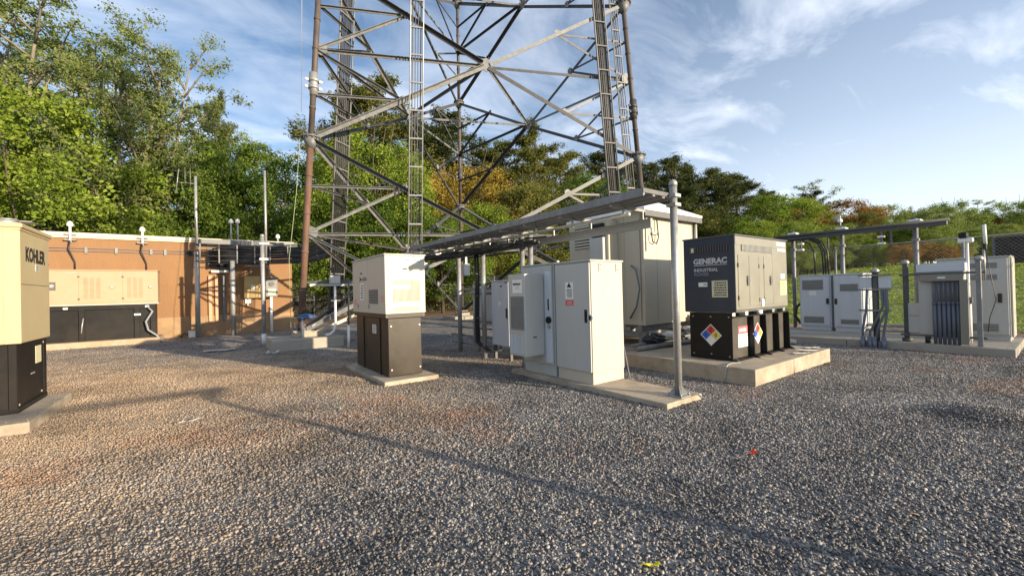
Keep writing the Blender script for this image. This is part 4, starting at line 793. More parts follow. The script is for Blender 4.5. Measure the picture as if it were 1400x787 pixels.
# ------------------------------------------------------------------ dark industrial generator
gx0, gx1, gy0, gy1 = 7.071, 9.164, 3.337, 4.238
g_ = thing('industrial_generator', 'dark grey industrial generator on black tank with hazard diamonds', 'generator', (8.1, 3.8, .243))
mb = MB(); mb.mat(olive).box(gx0, gx1, gy0, gy1, 1.10, 2.34, .006)
enc = build(mb, 'enclosure', None, g_)
B('end_panel', shaded_navy, g_, gx0 - .006, gx0 + .012, gy0 - .004, gy1 + .002, 1.062, 2.341)
B('roof', darkgrey, g_, gx0 - .02, gx1 + .02, gy0 - .02, gy1 + .02, 2.341, 2.366, .004); mb = MB(); mb.box(gx0 + .02, gx1 - .45, gy0 - .006, gy0 + .001, 2.19, 2.335); build(mb, 'roof_band', olive, g_)
mb = MB(); mb.prism([Vector((0, gy0 + .002, 1.10)), Vector((0, gy1, 1.10)), Vector((0, gy1, 1.05)), Vector((0, gy0 + .05, 1.05))], (gx0 + .012, 0, 0), (gx1, 0, 0)); build(mb, 'base_rail', pm('base_rail_grey', (.22, .225, .22), .4), g_)
panel('vent_backing', ink, g_, '-X', gx0 - .006, 3.43, 4.13, 2.09, 2.215, .002); slats('vent_bars', darkgrey, g_, '-X', gx0 - .007, 3.43, 4.13, 2.09, 2.215, 15, True, .012, .35)
B('vent_lamp', spale, g_, gx0 - .02, gx0 - .006, 4.04, 4.09, 2.11, 2.19)
text('maker_name', 'GENERAC', inkgrey, g_, (gx0 - .0075, 4.055, 1.90), .13, '-X', sx=1.02, bold=.005)
mb = MB(); mb.prism([Vector((0, 0, 0)), Vector((0, -.60, 0)), Vector((0, -.57, .010)), Vector((0, 0, .010))], (gx0 - .009, 4.05, 1.868), (gx0 - .005, 4.05, 1.868)); build(mb, 'name_underline', inkgrey, g_)
text('division_name', 'INDUSTRIAL', inkgrey, g_, (gx0 - .0075, 4.05, 1.765), .080, '-X', sx=.98, bold=.001); text('division_name', 'POWER', inkdim, g_, (gx0 - .0075, 4.045, 1.69), .078, '-X', sx=.98, bold=.001)
panel('serial_sticker', swhite, g_, '-X', gx0 - .006, 3.81, 3.97, 1.50, 1.575, .002); lines('sticker_print', grille_mid, g_, '-X', gx0 - .008, 3.82, 3.89, 1.515, 1.56, 1, seed=1, lead=.6)
panel('instruction_sign', spale, g_, '-X', gx0 - .006, 3.46, 3.73, 1.315, 1.60, .003); lines('instruction_print', ink, g_, '-X', gx0 - .009, 3.475, 3.715, 1.33, 1.585, 6, seed=12, lead=.55)
B('end_seam', ink, g_, gx0 - .0075, gx0 - .005, 3.42, 3.423, 1.08, 2.05)
panel('upper_grille_backing', grille, g_, '-Y', gy0 - .006, 7.30, 8.50, 2.08 + .01, 2.205, .002); slats('upper_grille', grille_mid, g_, '-Y', gy0 - .007, 7.30, 8.50, 2.09, 2.205, 26, True, .008, .45)
for x0, x1 in ((7.17, 7.555), (7.565, 7.93), (8.135, 8.49)): panel('door', olive, g_, '-Y', gy0, x0, x1, 1.15, 2.02, .009, bev=.003)
panel('centre_panel', olive, g_, '-Y', gy0, 7.94, 8.125, 1.15, 2.02, .006); panel('rear_panel', olive, g_, '-Y', gy0, 8.505, 9.13, 1.15, 2.10, .005, bev=.002)
for x in (7.53, 8.43):
    mb = MB(); mb.cyl((x - .03, gy0 - .03, 1.585), (x - .03, gy0 - .009, 1.585), .045, 14); mb.box(x - .07, x + .0, gy0 - .024, gy0 - .008, 1.50, 1.67, .012); build(mb, 'door_handle', grille, g_)
for x, z in ((7.165, 1.85), (7.165, 1.3), (7.93, 1.84), (8.13, 1.84), (7.93, 1.25), (8.13, 1.25)): B('hinge', ink, g_, x - .01, x + .012, gy0 - .016, gy0 - .007, z - .035, z + .035)
B('white_tag', swhite, g_, 8.0, 8.1, gy0 - .02, gy0 - .006, 1.13, 1.26, .004)
panel('sticker', swhite, g_, '-Y', gy0, 8.72, 9.09, 2.24, 2.31, .007); panel('sticker', swhite, g_, '-Y', gy0, 8.74, 9.09, 2.14, 2.19, .007); panel('sticker', swhite, g_, '-Y', gy0 - .005, 8.86, 9.03, 1.62, 1.71, .003)
panel('yellow_label', pm('label_yellow', (.72, .62, .28), .5), g_, '-Y', gy0 - .005, 8.82, 9.10, 1.31, 1.58, .003); lines('yellow_label_print', olive, g_, '-Y', gy0 - .008, 8.84, 9.08, 1.33, 1.56, 6, seed=6, lead=.3)
# tank
TX0 = 7.069
B('fuel_tank', blackplain, g_, TX0, 9.27, 3.46, 4.142, .25, .985, .004); B('tank_end_plate', black, g_, TX0 - .012, TX0 + .002, 3.40, 4.15, .245, 1.05, .003)
B('tank_foot', black, g_, TX0, 9.30, 3.34, 3.47, .243, .262); B('tank_top_angle', black, g_, TX0, 9.25, 3.36, 3.47, .972, .990)
tw = pm('tank_web', (.075, .068, .055), .4, var=.15)  # webs paler than the tank: sunlight on them is put into the colour
for i, (a, c) in enumerate(((7.09, 7.735), (7.765, 8.225), (8.255, 8.765), (8.795, 9.255))): B('tank_web', tw, g_, a, c, 3.452, 3.461, .27, .96)
for x in (7.75, 8.24, 8.78, 9.27):
    mb = MB(); mb.prism([Vector((0, 3.462, .245)), Vector((0, 3.26, .245)), Vector((0, 3.35, .30)), Vector((0, 3.36, .98)), Vector((0, 3.462, .98))], (x - .012, 0, 0), (x + .012, 0, 0)); build(mb, 'tank_fin', blackplain, g_)
for x, y in ((7.13, 3.42), (7.55, 3.40), (8.12, 3.40), (8.62, 3.40), (9.1, 3.40)):
    B('isolator_mount', white if x < 8.3 else galv, g_, x - .045, x + .05, y - .02, y + .10, .992, 1.06, .006)
CY('fill_pipe', white, g_, (8.05, 3.40, .99), (8.05, 3.40, 1.055), .05, 12)
for y, z in ((3.45, .98), (4.08, .98), (3.76, .98), (3.45, .32), (4.08, .32), (3.76, .34)): CY('bolt', galv, g_, (TX0 - .025, y, z), (TX0 - .012, y, z), .012, 8)
def nfpa(x, y, z, s, face):
    """four coloured quarters of a hazard diamond"""
    h = s / 2
    qs = (('flammability_quarter', red, (0, h)), ('health_quarter', sblue, (-h, 0)), ('reactivity_quarter', yellow, (h, 0)), ('special_quarter', swhite, (0, -h)))
    def P3(a, c, d): return Vector((x - d, y - a, z + c)) if face == '-X' else Vector((x + a, y - d, z + c))
    mb = MB(); v = [mb.bm.verts.new(P3(a * 1.09, c * 1.09, .002)) for a, c in ((s, 0), (0, s), (-s, 0), (0, -s))]; mb.bm.faces.new(v); bk = build(mb, 'hazard_diamond', swhite, g_)
    for n_, m_, (a, c) in qs:
        mb = MB(); k = h * .96; v = [mb.bm.verts.new(P3(a + p_ * k, c + q_ * k, .004)) for p_, q_ in ((1, 0), (0, 1), (-1, 0), (0, -1))]; mb.bm.faces.new(v); build(mb, n_, m_, bk)
    f = '-X' if face == '-X' else '-Y'
    for s_, (a, c), m_ in (('2', (0, h), ink), ('1', (-h, 0), sblue if False else ink), ('0', (h, 0), ink)):
        pos = P3(a - s * .13, c - s * .17, .0055); text('digit', s_, m_, g_, pos, s * .5, f, bold=.001, ex=.001)
nfpa(TX0 - .0125, 3.765, .665, .175, '-X'); B('diamond_bracket', tw, g_, 7.86, 7.96, 3.368, 3.455, .62, .70); nfpa(7.91, 3.367, .655, .175, '-Y')
panel('danger_sign', swhite, g_, '-Y', 3.452, 7.36, 7.70, .44, .80, .004); panel('danger_header', pm('sign_faded_red', (.62, .12, .12), .5), g_, '-Y', 3.448, 7.36, 7.70, .67, .80, .002)
lines('danger_print', swhite, g_, '-Y', 3.446, 7.40, 7.66, .69, .78, 1, seed=4, lead=.6); lines('danger_print', grille, g_, '-Y', 3.448, 7.38, 7.68, .46, .65, 5, seed=7, lead=.4)
mb = MB(); mb.tube([(7.05, 3.35, .30), (6.98, 3.25, .26), (6.8, 3.3, .262), (6.62, 3.28, .262), (6.56, 3.27, .22), (6.56, 3.30, .05), (6.54, 3.3, -.02)], .010, 6); build(mb, 'ground_wire', galv, g_)
for k, lab in ((0, 'pale strap curled on the pad in front of the dark generator'), (1, 'second thin strap further back on the generator pad')):
    mb = MB(); r_ = random.Random(k + 3); mb.tube([(8.5 + k * .5 + q * .13, 3.0 + .1 * sin(q * 1.7 + k) + k * .12, .252) for q in range(9)], .008, 5); o = build(mb, 'loose_strap', galv, loc=(8.5 + k * .5, 3.0, .25)); tag(o, lab, 'strap')

# ------------------------------------------------------------------ right side, along the fence
def far_cab(label, x0, y0, y1, z1, vents, handle, depth=.72, mat=cabblue, sign=None):
    t_ = thing('equipment_cabinet', label, 'cabinet', (x0 + depth / 2, (y0 + y1) / 2, .155))
    B('body', mat, t_, x0 + .03, x0 + depth, y0, y1, .26, z1 - .03, .006); B('plinth', mat, t_, x0 + .05, x0 + depth - .02, y0 + .02, y1 - .02, .155, .262); B('top_lid', mat, t_, x0, x0 + depth + .02, y0 - .02, y1 + .02, z1 - .03, z1, .006)
    B('door', mat, t_, x0, x0 + .032, y0 + .03, y1 - .03, .30, z1 - .05, .008, seg=2)
    for a, c, e, f in vents:
        v = panel('vent_backing', grille, t_, '-X', x0, a, c, e, f, .002); slats('vent', grille_mid, v, '-X', x0 - .001, a, c, e, f, max(4, int((f - e) / .03)), False, .010, .55)
    B('handle', ink, t_, x0 - .03, x0, handle - .03, handle + .03, 1.0, 1.2, .006) if z1 > 1.9 else B('handle', ink, t_, x0 - .03, x0, handle - .03, handle + .03, .92, 1.08, .006)
    if sign: panel('sign', swhite, t_, '-X', x0, *sign, .003)
    return t_
far_cab('left one of two short pale blue cabinets below the cable beam', 14.42, 4.15, 4.93, 1.77, [(4.33, 4.85, 1.33, 1.62), (4.33, 4.83, .36, .55)], 4.23, sign=(4.5, 4.68, 1.17, 1.30))
far_cab('right one of two short pale blue cabinets below the cable beam', 14.30, 3.40, 4.06, 1.77, [(3.5, 3.9, 1.28, 1.48), (3.5, 3.9, .37, .50)], 4.0, depth=.85)
tc_ = far_cab('tallest grey cabinet with three vents at the right end of the pad', 13.95, .82, 1.93, 2.02, [(1.00, 1.85, 1.76, 1.88), (1.00, 1.85, 1.50, 1.62), (1.00, 1.85, .36, .53)], .97, depth=.82, mat=cabgrey, sign=(1.6, 1.68, 1.33, 1.42))
B('sunlit_strip', cream_pale, tc_, 14.0, 14.6, .785, .815, .25, 1.98, .006)  # cream strip on the grey side: its sunlit look is put into the colour
for lab, x, y in (('left one of three posts carrying the cable beam', 15.03, 5.27), ('middle one of three posts carrying the cable beam', 15.04, 4.02), ('right one of three posts carrying the cable beam', 15.04, 2.45)):
    t_ = post('beam_post', lab, x, y, .155, 3.13, .055, galv_old)
    B('saddle', white_roof, t_, x - .12, x + .12, y - .14, y + .14, 3.06, 3.13, .03); B('clamp', galv_old, t_, x - .07, x + .07, y - .07, y + .07, 2.57, 2.63)
bm_ = thing('cable_beam', 'long dark overhead beam on posts above the right cabinets', 'beam', (14.9, 4, 2.95))
B('channel', darkgrey, bm_, 14.84, 14.98, 1.85, 5.75, 2.90, 3.06, .006); CY('pipe', galv_dark, bm_, (14.80, 1.80, 3.02), (14.80, 5.7, 3.02), .035, 10)
for y in (5.0, 4.3, 3.1, 2.9): B('hanger', galv_dark, bm_, 14.82, 14.86, y - .02, y + .02, 2.55, 2.9); 
for y in (5.0, 3.1): B('clamp', white, bm_, 14.78, 14.9, y - .07, y + .07, 2.72, 2.77); B('clamp', white, bm_, 14.78, 14.9, y - .07, y + .07, 2.54, 2.59)
for q, (y0, y1) in enumerate(((5.2, 4.62), (5.0, 4.42), (4.9, 4.36), (4.8, 4.29))):
    mb = MB(); mb.tube([(14.88, 5.75, 2.86), (14.85, y0, 2.88), (14.8, (y0 * .6 + y1 * .4), 2.86), (14.75, y1 + .12, 2.72), (14.73, y1, 2.45), (14.73, y1 - .02, 1.74)], .022, 8); build(mb, 'arched_cable', cablem, bm_)
mb = MB(); mb.tube([(15.0, 5.1, .9), (14.95, 5.2, .8), (14.9, 5.22, .5), (14.95, 5.1, .3), (15.0, 4.95, .25)], .04, 8); o = build(mb, 'hose_loop', cablem, loc=(15, 5.1, .3)); tag(o, 'black hose loop behind the left short cabinet', 'hose')
def camlight(label, x, y, z):
    t_ = thing('floodlight', label, 'light', (x, y, z)); CY('stem', galv, t_, (x, y, z), (x, y, z + .14), .02, 8); B('head', white, t_, x - .09, x + .06, y - .05, y + .05, z + .12, z + .22, .02); B('bracket', galv, t_, x - .03, x + .03, y - .02, y + .12, z + .2, z + .32, .01)
camlight('small white camera light on the middle beam post', 15.04, 4.05, 3.17)
# short post with junction boxes and conduits
t_ = thing('junction_post', 'short grey post with two small boxes and conduits at the pad edge', 'post', (12.45, 2.76, 0))
CY('post', galv_dark, t_, (12.5, 2.74, -.02), (12.5, 2.74, 1.74), .06, 12); mb = MB(); mb.lathe((12.5, 2.74, 1.73), [(.08, 0), (.08, .06), (.05, .09), (.004, .1)], 12); build(mb, 'cap', galv, t_)
B('box', cabblue, t_, 12.46, 12.62, 2.80, 3.02, 1.37, 1.63, .008); B('box', cabblue, t_, 12.46, 12.62, 2.47, 2.68, 1.37, 1.63, .008)
for z in (1.67, 1.34, .86): B('unistrut', galv_old, t_, 12.42, 12.46, 2.46, 3.04, z - .02, z + .02)
for a in (((12.44, 2.88, 1.35), (12.42, 2.90, .9), (12.40, 2.97, .4), (12.40, 2.97, -.03)), ((12.44, 2.62, 1.35), (12.42, 2.60, .95), (12.40, 2.84, .35), (12.38, 2.84, -.03)), ((12.44, 2.58, 1.35), (12.42, 2.54, .9), (12.40, 2.70, .45), (12.38, 2.76, -.03)), ((12.44, 2.54, 1.35), (12.42, 2.52, .9), (12.40, 2.60, .3), (12.40, 2.60, -.03))):
    mb = MB(); mb.tube(a, .025, 8); c_ = build(mb, 'conduit', conduitm, t_); B('coupling', pm('pvc_blue', (.16, .18, .24), .4), c_, a[-1][0] - .04, a[-1][0] + .04, a[-1][1] - .04, a[-1][1] + .04, .16, .26, .01)
    CY('sleeve', pm('pvc_blue', (.16, .18, .24), .4), c_, (a[-1][0], a[-1][1], -.03), (a[-1][0], a[-1][1], .2), .045, 10)
# frame with big panel
fr = thing('panel_frame', 'metal frame holding a tall grey panel and six dark conduits', 'frame', (12.7, 1.7, .155))
for y in (2.28, 1.14):
    B('post', galv_dark if y > 2 else galv, fr, 12.80, 12.88, y - .045, y + .045, .155, 1.93, .006) if y > 2 else B('post', galv_old, fr, 12.56, 12.64, y - .03, y + .045, .155, 1.90, .006)
    mb = MB(); x = 12.84 if y > 2 else 12.61; mb.lathe((x, y, 1.90), [(.07, 0), (.072, .05), (.05, .09), (.004, .1)], 12); build(mb, 'post_cap', galv, fr)
for z in (1.66, .32): B('rail', galv_dark, fr, 12.68, 12.73, 1.06, 2.36, z - .02, z + .02)
B('panel_box', cabgrey, fr, 12.74, 13.0, 1.36, 2.06, .34, 1.86, .008); B('panel_hood', cabblue, fr, 12.70, 13.02, 1.34, 2.08, 1.70, 1.88, .006); B('gutter_cover', olive, fr, 12.60, 12.74, 1.36, 2.02, 1.50, 1.64, .006)
panel('gutter_label', swhite, fr, '-X', 12.60, 1.62, 1.74, 1.555, 1.59, .003)
B('side_jamb', olive, fr, 12.58, 12.74, 1.30, 1.42, .18, 1.52, .006); B('recess_panel', grille_mid, fr, 12.72, 12.742, 1.42, 1.85, .3, 1.50)
for q in range(6):
    y = 1.80 - .07 * q; mb = MB(); mb.cyl((12.66, y, 1.0), (12.66, y, 1.51), .020, 10); mb.cyl((12.66, y, .16), (12.66, y, 1.02), .031, 10); mb.cyl((12.66, y, 1.0), (12.66, y, 1.06), .036, 10); build(mb, 'conduit', conduitm, fr)
B('small_meter_box', cabgrey, fr, 12.74, 12.90, 2.04, 2.24, .36, 1.02, .01); B('meter_seam', grille, fr, 12.736, 12.742, 2.05, 2.23, .74, .75); panel('meter_plate', cream_pale, fr, '-X', 12.74, 2.09, 2.19, .80, .95, .004)
CY('foot_block', ink, fr, (12.7, 1.92, .16), (12.7, 1.92, .30), .05, 8); CY('foot_block', galv_dark, fr, (12.84, 2.28, .155), (12.84, 2.28, .24), .09, 10)
t_ = thing('lamp_pole', 'thin white pole with a black floodlight behind the panel frame', 'lamp', (13.3, 1.42, .155)); CY('pole', white, t_, (13.28, 1.36, .155), (13.28, 1.36, 2.36), .024, 10); CY('sleeve', white, t_, (13.28, 1.36, .155), (13.28, 1.36, 1.05), .04, 10); B('switch_box', conduitm, t_, 13.22, 13.30, 1.30, 1.42, 1.0, 1.14, .008)
B('lamp_head', blackplain, t_, 13.18, 13.34, 1.34, 1.48, 2.42, 2.54, .02); B('lamp_bracket', white, t_, 13.22, 13.32, 1.26, 1.5, 2.32, 2.42, .02)
t_ = thing('whip_antenna', 'white stick antenna on a thin mast by the panel frame', 'antenna', (12.7, 1.06, 1.6)); CY('mast', galv, t_, (12.70, 1.075, 1.5), (12.70, 1.075, 2.2), .018, 8); CY('radome', white, t_, (12.70, 1.05, 2.22), (12.70, 1.06, 2.62), .028, 12); B('clamp', ink, t_, 12.67, 12.73, 1.03, 1.09, 2.12, 2.24, .01)
mb = MB(); mb.tube([(12.69, 1.06, 2.15), (12.66, .99, 1.6), (12.66, .93, 1.1), (12.66, 1.02, .75), (12.66, 1.05, .45)], .007, 5); build(mb, 'antenna_wire', cablem, t_)
for lab, y0, y1, z in (('upper pipe running along the back edge of the right pad', 2.3, 3.4, .36), ('lower pipe running along the back edge of the right pad', 2.25, 3.45, .22)):
    mb = MB(); mb.cyl((14.6, y0, z), (14.6, y1, z), .045, 10); o = build(mb, 'pipe', galv, loc=(14.6, y0, z)); tag(o, lab, 'pipe')

# ------------------------------------------------------------------ chain link fences
def fence(label, a, b_, h, step=2.6, cell=.085, x=None, mat=galv_old, mesh=galv_old):
    a = Vector((*a, 0)); b_ = Vector((*b_, 0)); ln = (b_ - a).length; d = (b_ - a) / ln; t_ = thing('chain_link_fence', label, 'fence', a)
    n = max(1, round(ln / step))
    for i in range(n + 1): p_ = a + d * (ln * i / n); CY('post', mat, t_, p_ + Vector((0, 0, -.05)), p_ + Vector((0, 0, h + .04)), .033, 8)
    for z in (h, h * .52, .06): CY('rail', mat, t_, a + Vector((0, 0, z)), b_ + Vector((0, 0, z)), .021 if z == h else .012, 6)
    V = []; F = []; w = .0016
    s = -h
    nn_ = Vector((-d.y, d.x, 0))
    while s < ln:
        for sg in (1, -1):
            s0, s1, z0, z1 = (s, s + h, .03, h) if sg == 1 else (s, s + h, h, .03)
            if s0 < 0: z0 += (z1 - z0) * (-s0) / h; s0 = 0
            if s1 > ln: z1 = z0 + (z1 - z0) * (ln - s0) / (s1 - s0) if s1 > s0 else z1; s1 = ln
            if s1 - s0 < .01: continue
            p0 = a + d * s0 + Vector((0, 0, z0)); p1_ = a + d * s1 + Vector((0, 0, z1)); k = len(V); o_ = [nn_ * w * 1.2, -nn_ * w * .6 + Vector((0, 0, w)), -nn_ * w * .6 - Vector((0, 0, w))]
            V += [p0 + q for q in o_] + [p1_ + q for q in o_]; F += [(k, k + 1, k + 4, k + 3), (k + 1, k + 2, k + 5, k + 4), (k + 2, k, k + 3, k + 5)]
        s += cell
    me = bpy.data.meshes.new('wire_mesh'); me.from_pydata([tuple(v - a) for v in V], [], F); me.materials.append(mesh); o = bpy.data.objects.new('wire_mesh', me); COL.objects.link(o); o.parent = t_; o['kind'] = 'stuff'
    return t_
fence('chain link fence running behind the right cabinets beside the field', (15.55, -9), (15.55, 31), 2.58)
fence('chain link fence at the far back beyond the tower', (-16, 31), (15.5, 31), 2.4, 3)
t_ = thing('screened_fence', 'fence panel with black privacy mesh at the far right', 'fence', (24, 0, 1)); 
B('screen', blackplain, t_, 24, 24.02, -5, 1.75, 2.1, 3.06); CY('top_rail', galv_dark, t_, (24, -5, 3.08), (24, 1.8, 3.08), .03)
for y in (1.78, -.8, -3.4): CY('post', galv_dark, t_, (24, y, -.1), (24, y, 3.1), .04)
mb = MB()
for q in range(60):
    y = -5 + q * .11
    for s_ in (1, -1):
        y1 = y + s_ * .95
        if -5 < y1 < 1.75: mb.tube([(23.99, y, 2.1), (23.99, y1, 3.05)], .004, 3)
w_ = build(mb, 'wire_mesh', galv_dark, t_); w_['kind'] = 'stuff'

# ------------------------------------------------------------------ cable frame behind the camera
t_ = thing('pipe_gantry', 'galvanised pipe post with a long side arm behind the camera, outside the photo', 'gantry', (5.7, -6.5, 0))
CY('post', galv, t_, (5.7, -6.5, 0), (5.7, -6.5, 2.9), .045, 12)
CY('cross_pipe', galv, t_, (2.4, -5.95, 2.86), (5.9, -5.7, 2.86), .04, 12); CY('side_pipe', galv, t_, (5.7, -6.5, 2.85), (5.75, -5.7, 2.85), .04, 12)

# ------------------------------------------------------------------ trees
def at(px, d):
    l = (px - 700) / 568.7 * d; return (d * .595 + l * .804, d * .804 - l * .595)
def leaves(rg, C, R_, n, size, aspect=.6, flat=.6, shell=.35):
    k = len(C); idx = rg.integers(0, k, n) if np.isscalar(R_) else rg.choice(k, n, p=R_ ** 2 / np.sum(R_ ** 2)); R_ = np.full(k, R_) if np.isscalar(R_) else R_
    u = rg.normal(0, 1, (n, 3)); u /= np.linalg.norm(u, axis=1, keepdims=True); rad = (shell + (1 - shell) * rg.uniform(0, 1, n)) * R_[idx]
    P = C[idx] + u * rad[:, None] * np.array([1, 1, flat])
    a = rg.normal(0, 1, (n, 3)); a /= np.linalg.norm(a, axis=1, keepdims=True); b_ = rg.normal(0, 1, (n, 3)); b_ -= a * np.sum(a * b_, 1, keepdims=True); b_ /= np.linalg.norm(b_, axis=1, keepdims=True)
    s = size * np.exp(rg.normal(0, .3, n)); a = a * (s / 2)[:, None]; b_ = b_ * (s * aspect / 2)[:, None]
    V = np.stack([P - a, P - b_ * 1.0 + a * .15, P + a, P + b_ + a * .15], 1).reshape(-1, 3); F = np.arange(4 * n).reshape(n, 4); return V, F
def tree_proto(kind, seed):
    rg = np.random.default_rng(seed); r = random.Random(seed); mb = MB(); C = []; Rs = []
    def limb(p0, d, ln, r0, r1, n=4, wig=.12, up=.0):
        pts = [Vector(p0)]; d = Vector(d).normalized(); rr_ = [r0]
        for i in range(n):
            d = (d + Vector((r.uniform(-wig, wig), r.uniform(-wig, wig), r.uniform(-wig, wig) + up))).normalized(); pts.append(pts[-1] + d * ln / n); rr_.append(r0 + (r1 - r0) * (i + 1) / n)
        mb.tube(pts, rr_, 5 if r0 < .1 else 7); return pts
    if kind == 'tall':
        H = 22
        for tnk in range(r.choice((2, 3))):
            tp = limb((r.uniform(-.8, .8) * tnk, r.uniform(-.8, .8) * tnk, -.3), (r.uniform(-.14, .14), r.uniform(-.14, .14), 1), H * r.uniform(.8, .97), .22, .04, 9, .07)
            for q in range(15):
                f = .28 + .7 * q / 15 + r.uniform(-.02, .02); i = f * (len(tp) - 1); p0 = tp[int(i)].lerp(tp[min(int(i) + 1, len(tp) - 1)], i % 1); a = r.uniform(0, 2 * pi); ln = H * .21 * (1.15 - .75 * abs(f - .5) * 1.3) * r.uniform(.7, 1.1)
                bp_ = limb(p0, (cos(a), sin(a), r.uniform(.5, 1.1)), ln, .075, .02, 4, .16, .03)
                for s_ in range(5):
                    p2 = bp_[r.randint(1, 4)]; a2 = a + r.uniform(-1.3, 1.3); e_ = limb(p2, (cos(a2), sin(a2), r.uniform(.0, .8)), ln * .4 * r.uniform(.5, 1), .03, .01, 2, .2)
                    C.append(e_[-1]); Rs.append(r.uniform(.45, 1.0)); 
                    if r.random() < .5: C.append(e_[1]); Rs.append(r.uniform(.4, .8))
        C = np.array(C); V, F = leaves(rg, C, np.array(Rs), 21000, .155, .55, .8, .0)
    elif kind == 'pine':
        H = 20; tp = limb((0, 0, -.3), (r.uniform(-.04, .04), r.uniform(-.04, .04), 1), H * .97, .22, .05, 8, .03)
        for q in range(58):
            f = .26 + .72 * q / 58 + r.uniform(-.02, .02); i = f * (len(tp) - 1); p0 = tp[int(i)].lerp(tp[min(int(i) + 1, len(tp) - 1)], i % 1); a = r.uniform(0, 2 * pi); ln = H * .20 * (1 - .75 * max(0, (f - .5) / .5) ** 1.5) * r.uniform(.55, 1.1)
            bp_ = limb(p0, (cos(a), sin(a), r.uniform(.0, .45)), ln, .06, .02, 4, .14, .04)
            for s_ in range(9):
                p2 = bp_[r.randint(1, 4)]; a2 = a + r.uniform(-1.2, 1.2); e_ = limb(p2, (cos(a2), sin(a2), r.uniform(.0, .6)), ln * .3 * r.uniform(.4, 1), .02, .01, 1, .2); C.append(e_[-1]); Rs.append(r.uniform(.3, .75))
        C.append(tp[-1]); Rs.append(.5)
        for q in range(16): i = (.5 + .48 * q / 16) * (len(tp) - 1); C.append(tp[int(i)].lerp(tp[int(i) + 1], i % 1) + Vector((r.uniform(-.7, .7), r.uniform(-.7, .7), 0)) * (1.6 - q * .08)); Rs.append(r.uniform(.6, 1.1) * (1.3 - q * .04))
        C = np.array(C); V, F = leaves(rg, C, np.array(Rs), 52000, .19, .32, .9, .05)
    elif kind == 'round':
        H = 9; tp = limb((0, 0, -.3), (0, 0, 1), H * .75, .16, .05, 5, .08)
        for q in range(150):
            a = r.uniform(0, 2 * pi); e_ = r.uniform(-.75, 1) ; z = H * .5 + e_ * H * .46; w = math.sqrt(max(0, 1 - (e_ * .95) ** 2)) * H * .40 * r.uniform(.55, 1.06); C.append(Vector((cos(a) * w, sin(a) * w, z))); Rs.append(r.uniform(.45, 1.0))
            if q % 5 == 0: limb(tp[r.randint(1, 4)], C[-1] - tp[2], (C[-1] - tp[2]).length * .8, .04, .015, 3, .1)
        C = np.array(C); V, F = leaves(rg, C, np.array(Rs), 42000, .105, .65, .8, .05)
    else:   # sapling: slim, open crown
        H = 11
        for tnk in range(3):
            tp = limb((r.uniform(-1.2, 1.2), r.uniform(-1.2, 1.2), -.3), (r.uniform(-.12, .12), r.uniform(-.12, .12), 1), H * r.uniform(.75, .96), .08, .02, 7, .08)
            for q in range(20):
                f = .12 + .86 * q / 20; i = f * (len(tp) - 1); p0 = tp[int(i)].lerp(tp[min(int(i) + 1, len(tp) - 1)], i % 1); a = r.uniform(0, 2 * pi); ln = H * .21 * (1.1 - .6 * f) * r.uniform(.6, 1.1)
                bp_ = limb(p0, (cos(a), sin(a), r.uniform(.2, .9)), ln, .03, .01, 3, .18)
                for s_ in (1, 2, 3): C.append(bp_[s_] + Vector((r.uniform(-.4, .4), r.uniform(-.4, .4), r.uniform(-.3, .3)))); Rs.append(r.uniform(.35, .8))
        C = np.array(C); V, F = leaves(rg, C, np.array(Rs), 12000, .15, .6, .8, .1)
    tm = bpy.data.meshes.new('trunk'); bmesh.ops.recalc_face_normals(mb.bm, faces=mb.bm.faces[:]); mb.bm.to_mesh(tm); mb.bm.free(); tm.materials.append(bark_pale if kind in ('tall', 'sapling') else bark)
    return tm, fastmesh('crown', V, F, lf_mid, 4)
PR = {k: [tree_proto(k, 11 + 7 * i + len(k)) for i in range(n)] for k, n in (('tall', 3), ('pine', 3), ('round', 3), ('sapling', 3))}
BASEH = {'tall': 22, 'pine': 20, 'round': 9, 'sapling': 11}
MC = {}
def tree(kind, px, d, top, leaf, label, wid=1.0, name=None, group=None, base=None, bk=None):
    x, y = at(px, d); z = hz(x, y); hor = 404 - (px - 700) * .024; H = 1.5 + (hor - top) / 568.7 * d - z
    v = tree.n % 3; tree.n += 1; tm, cmh = PR[kind][v]
    key = (kind, v, leaf.name)
    if key not in MC: c2 = cmh.copy(); c2.materials.clear(); c2.materials.append(leaf); MC[key] = c2
    t_ = thing(name or {'pine': 'pine_tree', 'round': 'bushy_tree', 'tall': 'tall_tree', 'sapling': 'young_tree'}[kind], label, 'tree', (x, y, z), group)
    s = H / BASEH[kind]; wid = wid * (1.4 if kind == 'pine' and 500 < px < 860 else 1.0); t_.scale = (s * wid, s * wid, s); t_.rotation_euler = (0, 0, rnd.uniform(0, 6.28))
    for nm, me in (('trunk', tm), ('crown', MC[key])): o = bpy.data.objects.new(nm, me); COL.objects.link(o); o.parent = t_
    return t_
tree.n = 0
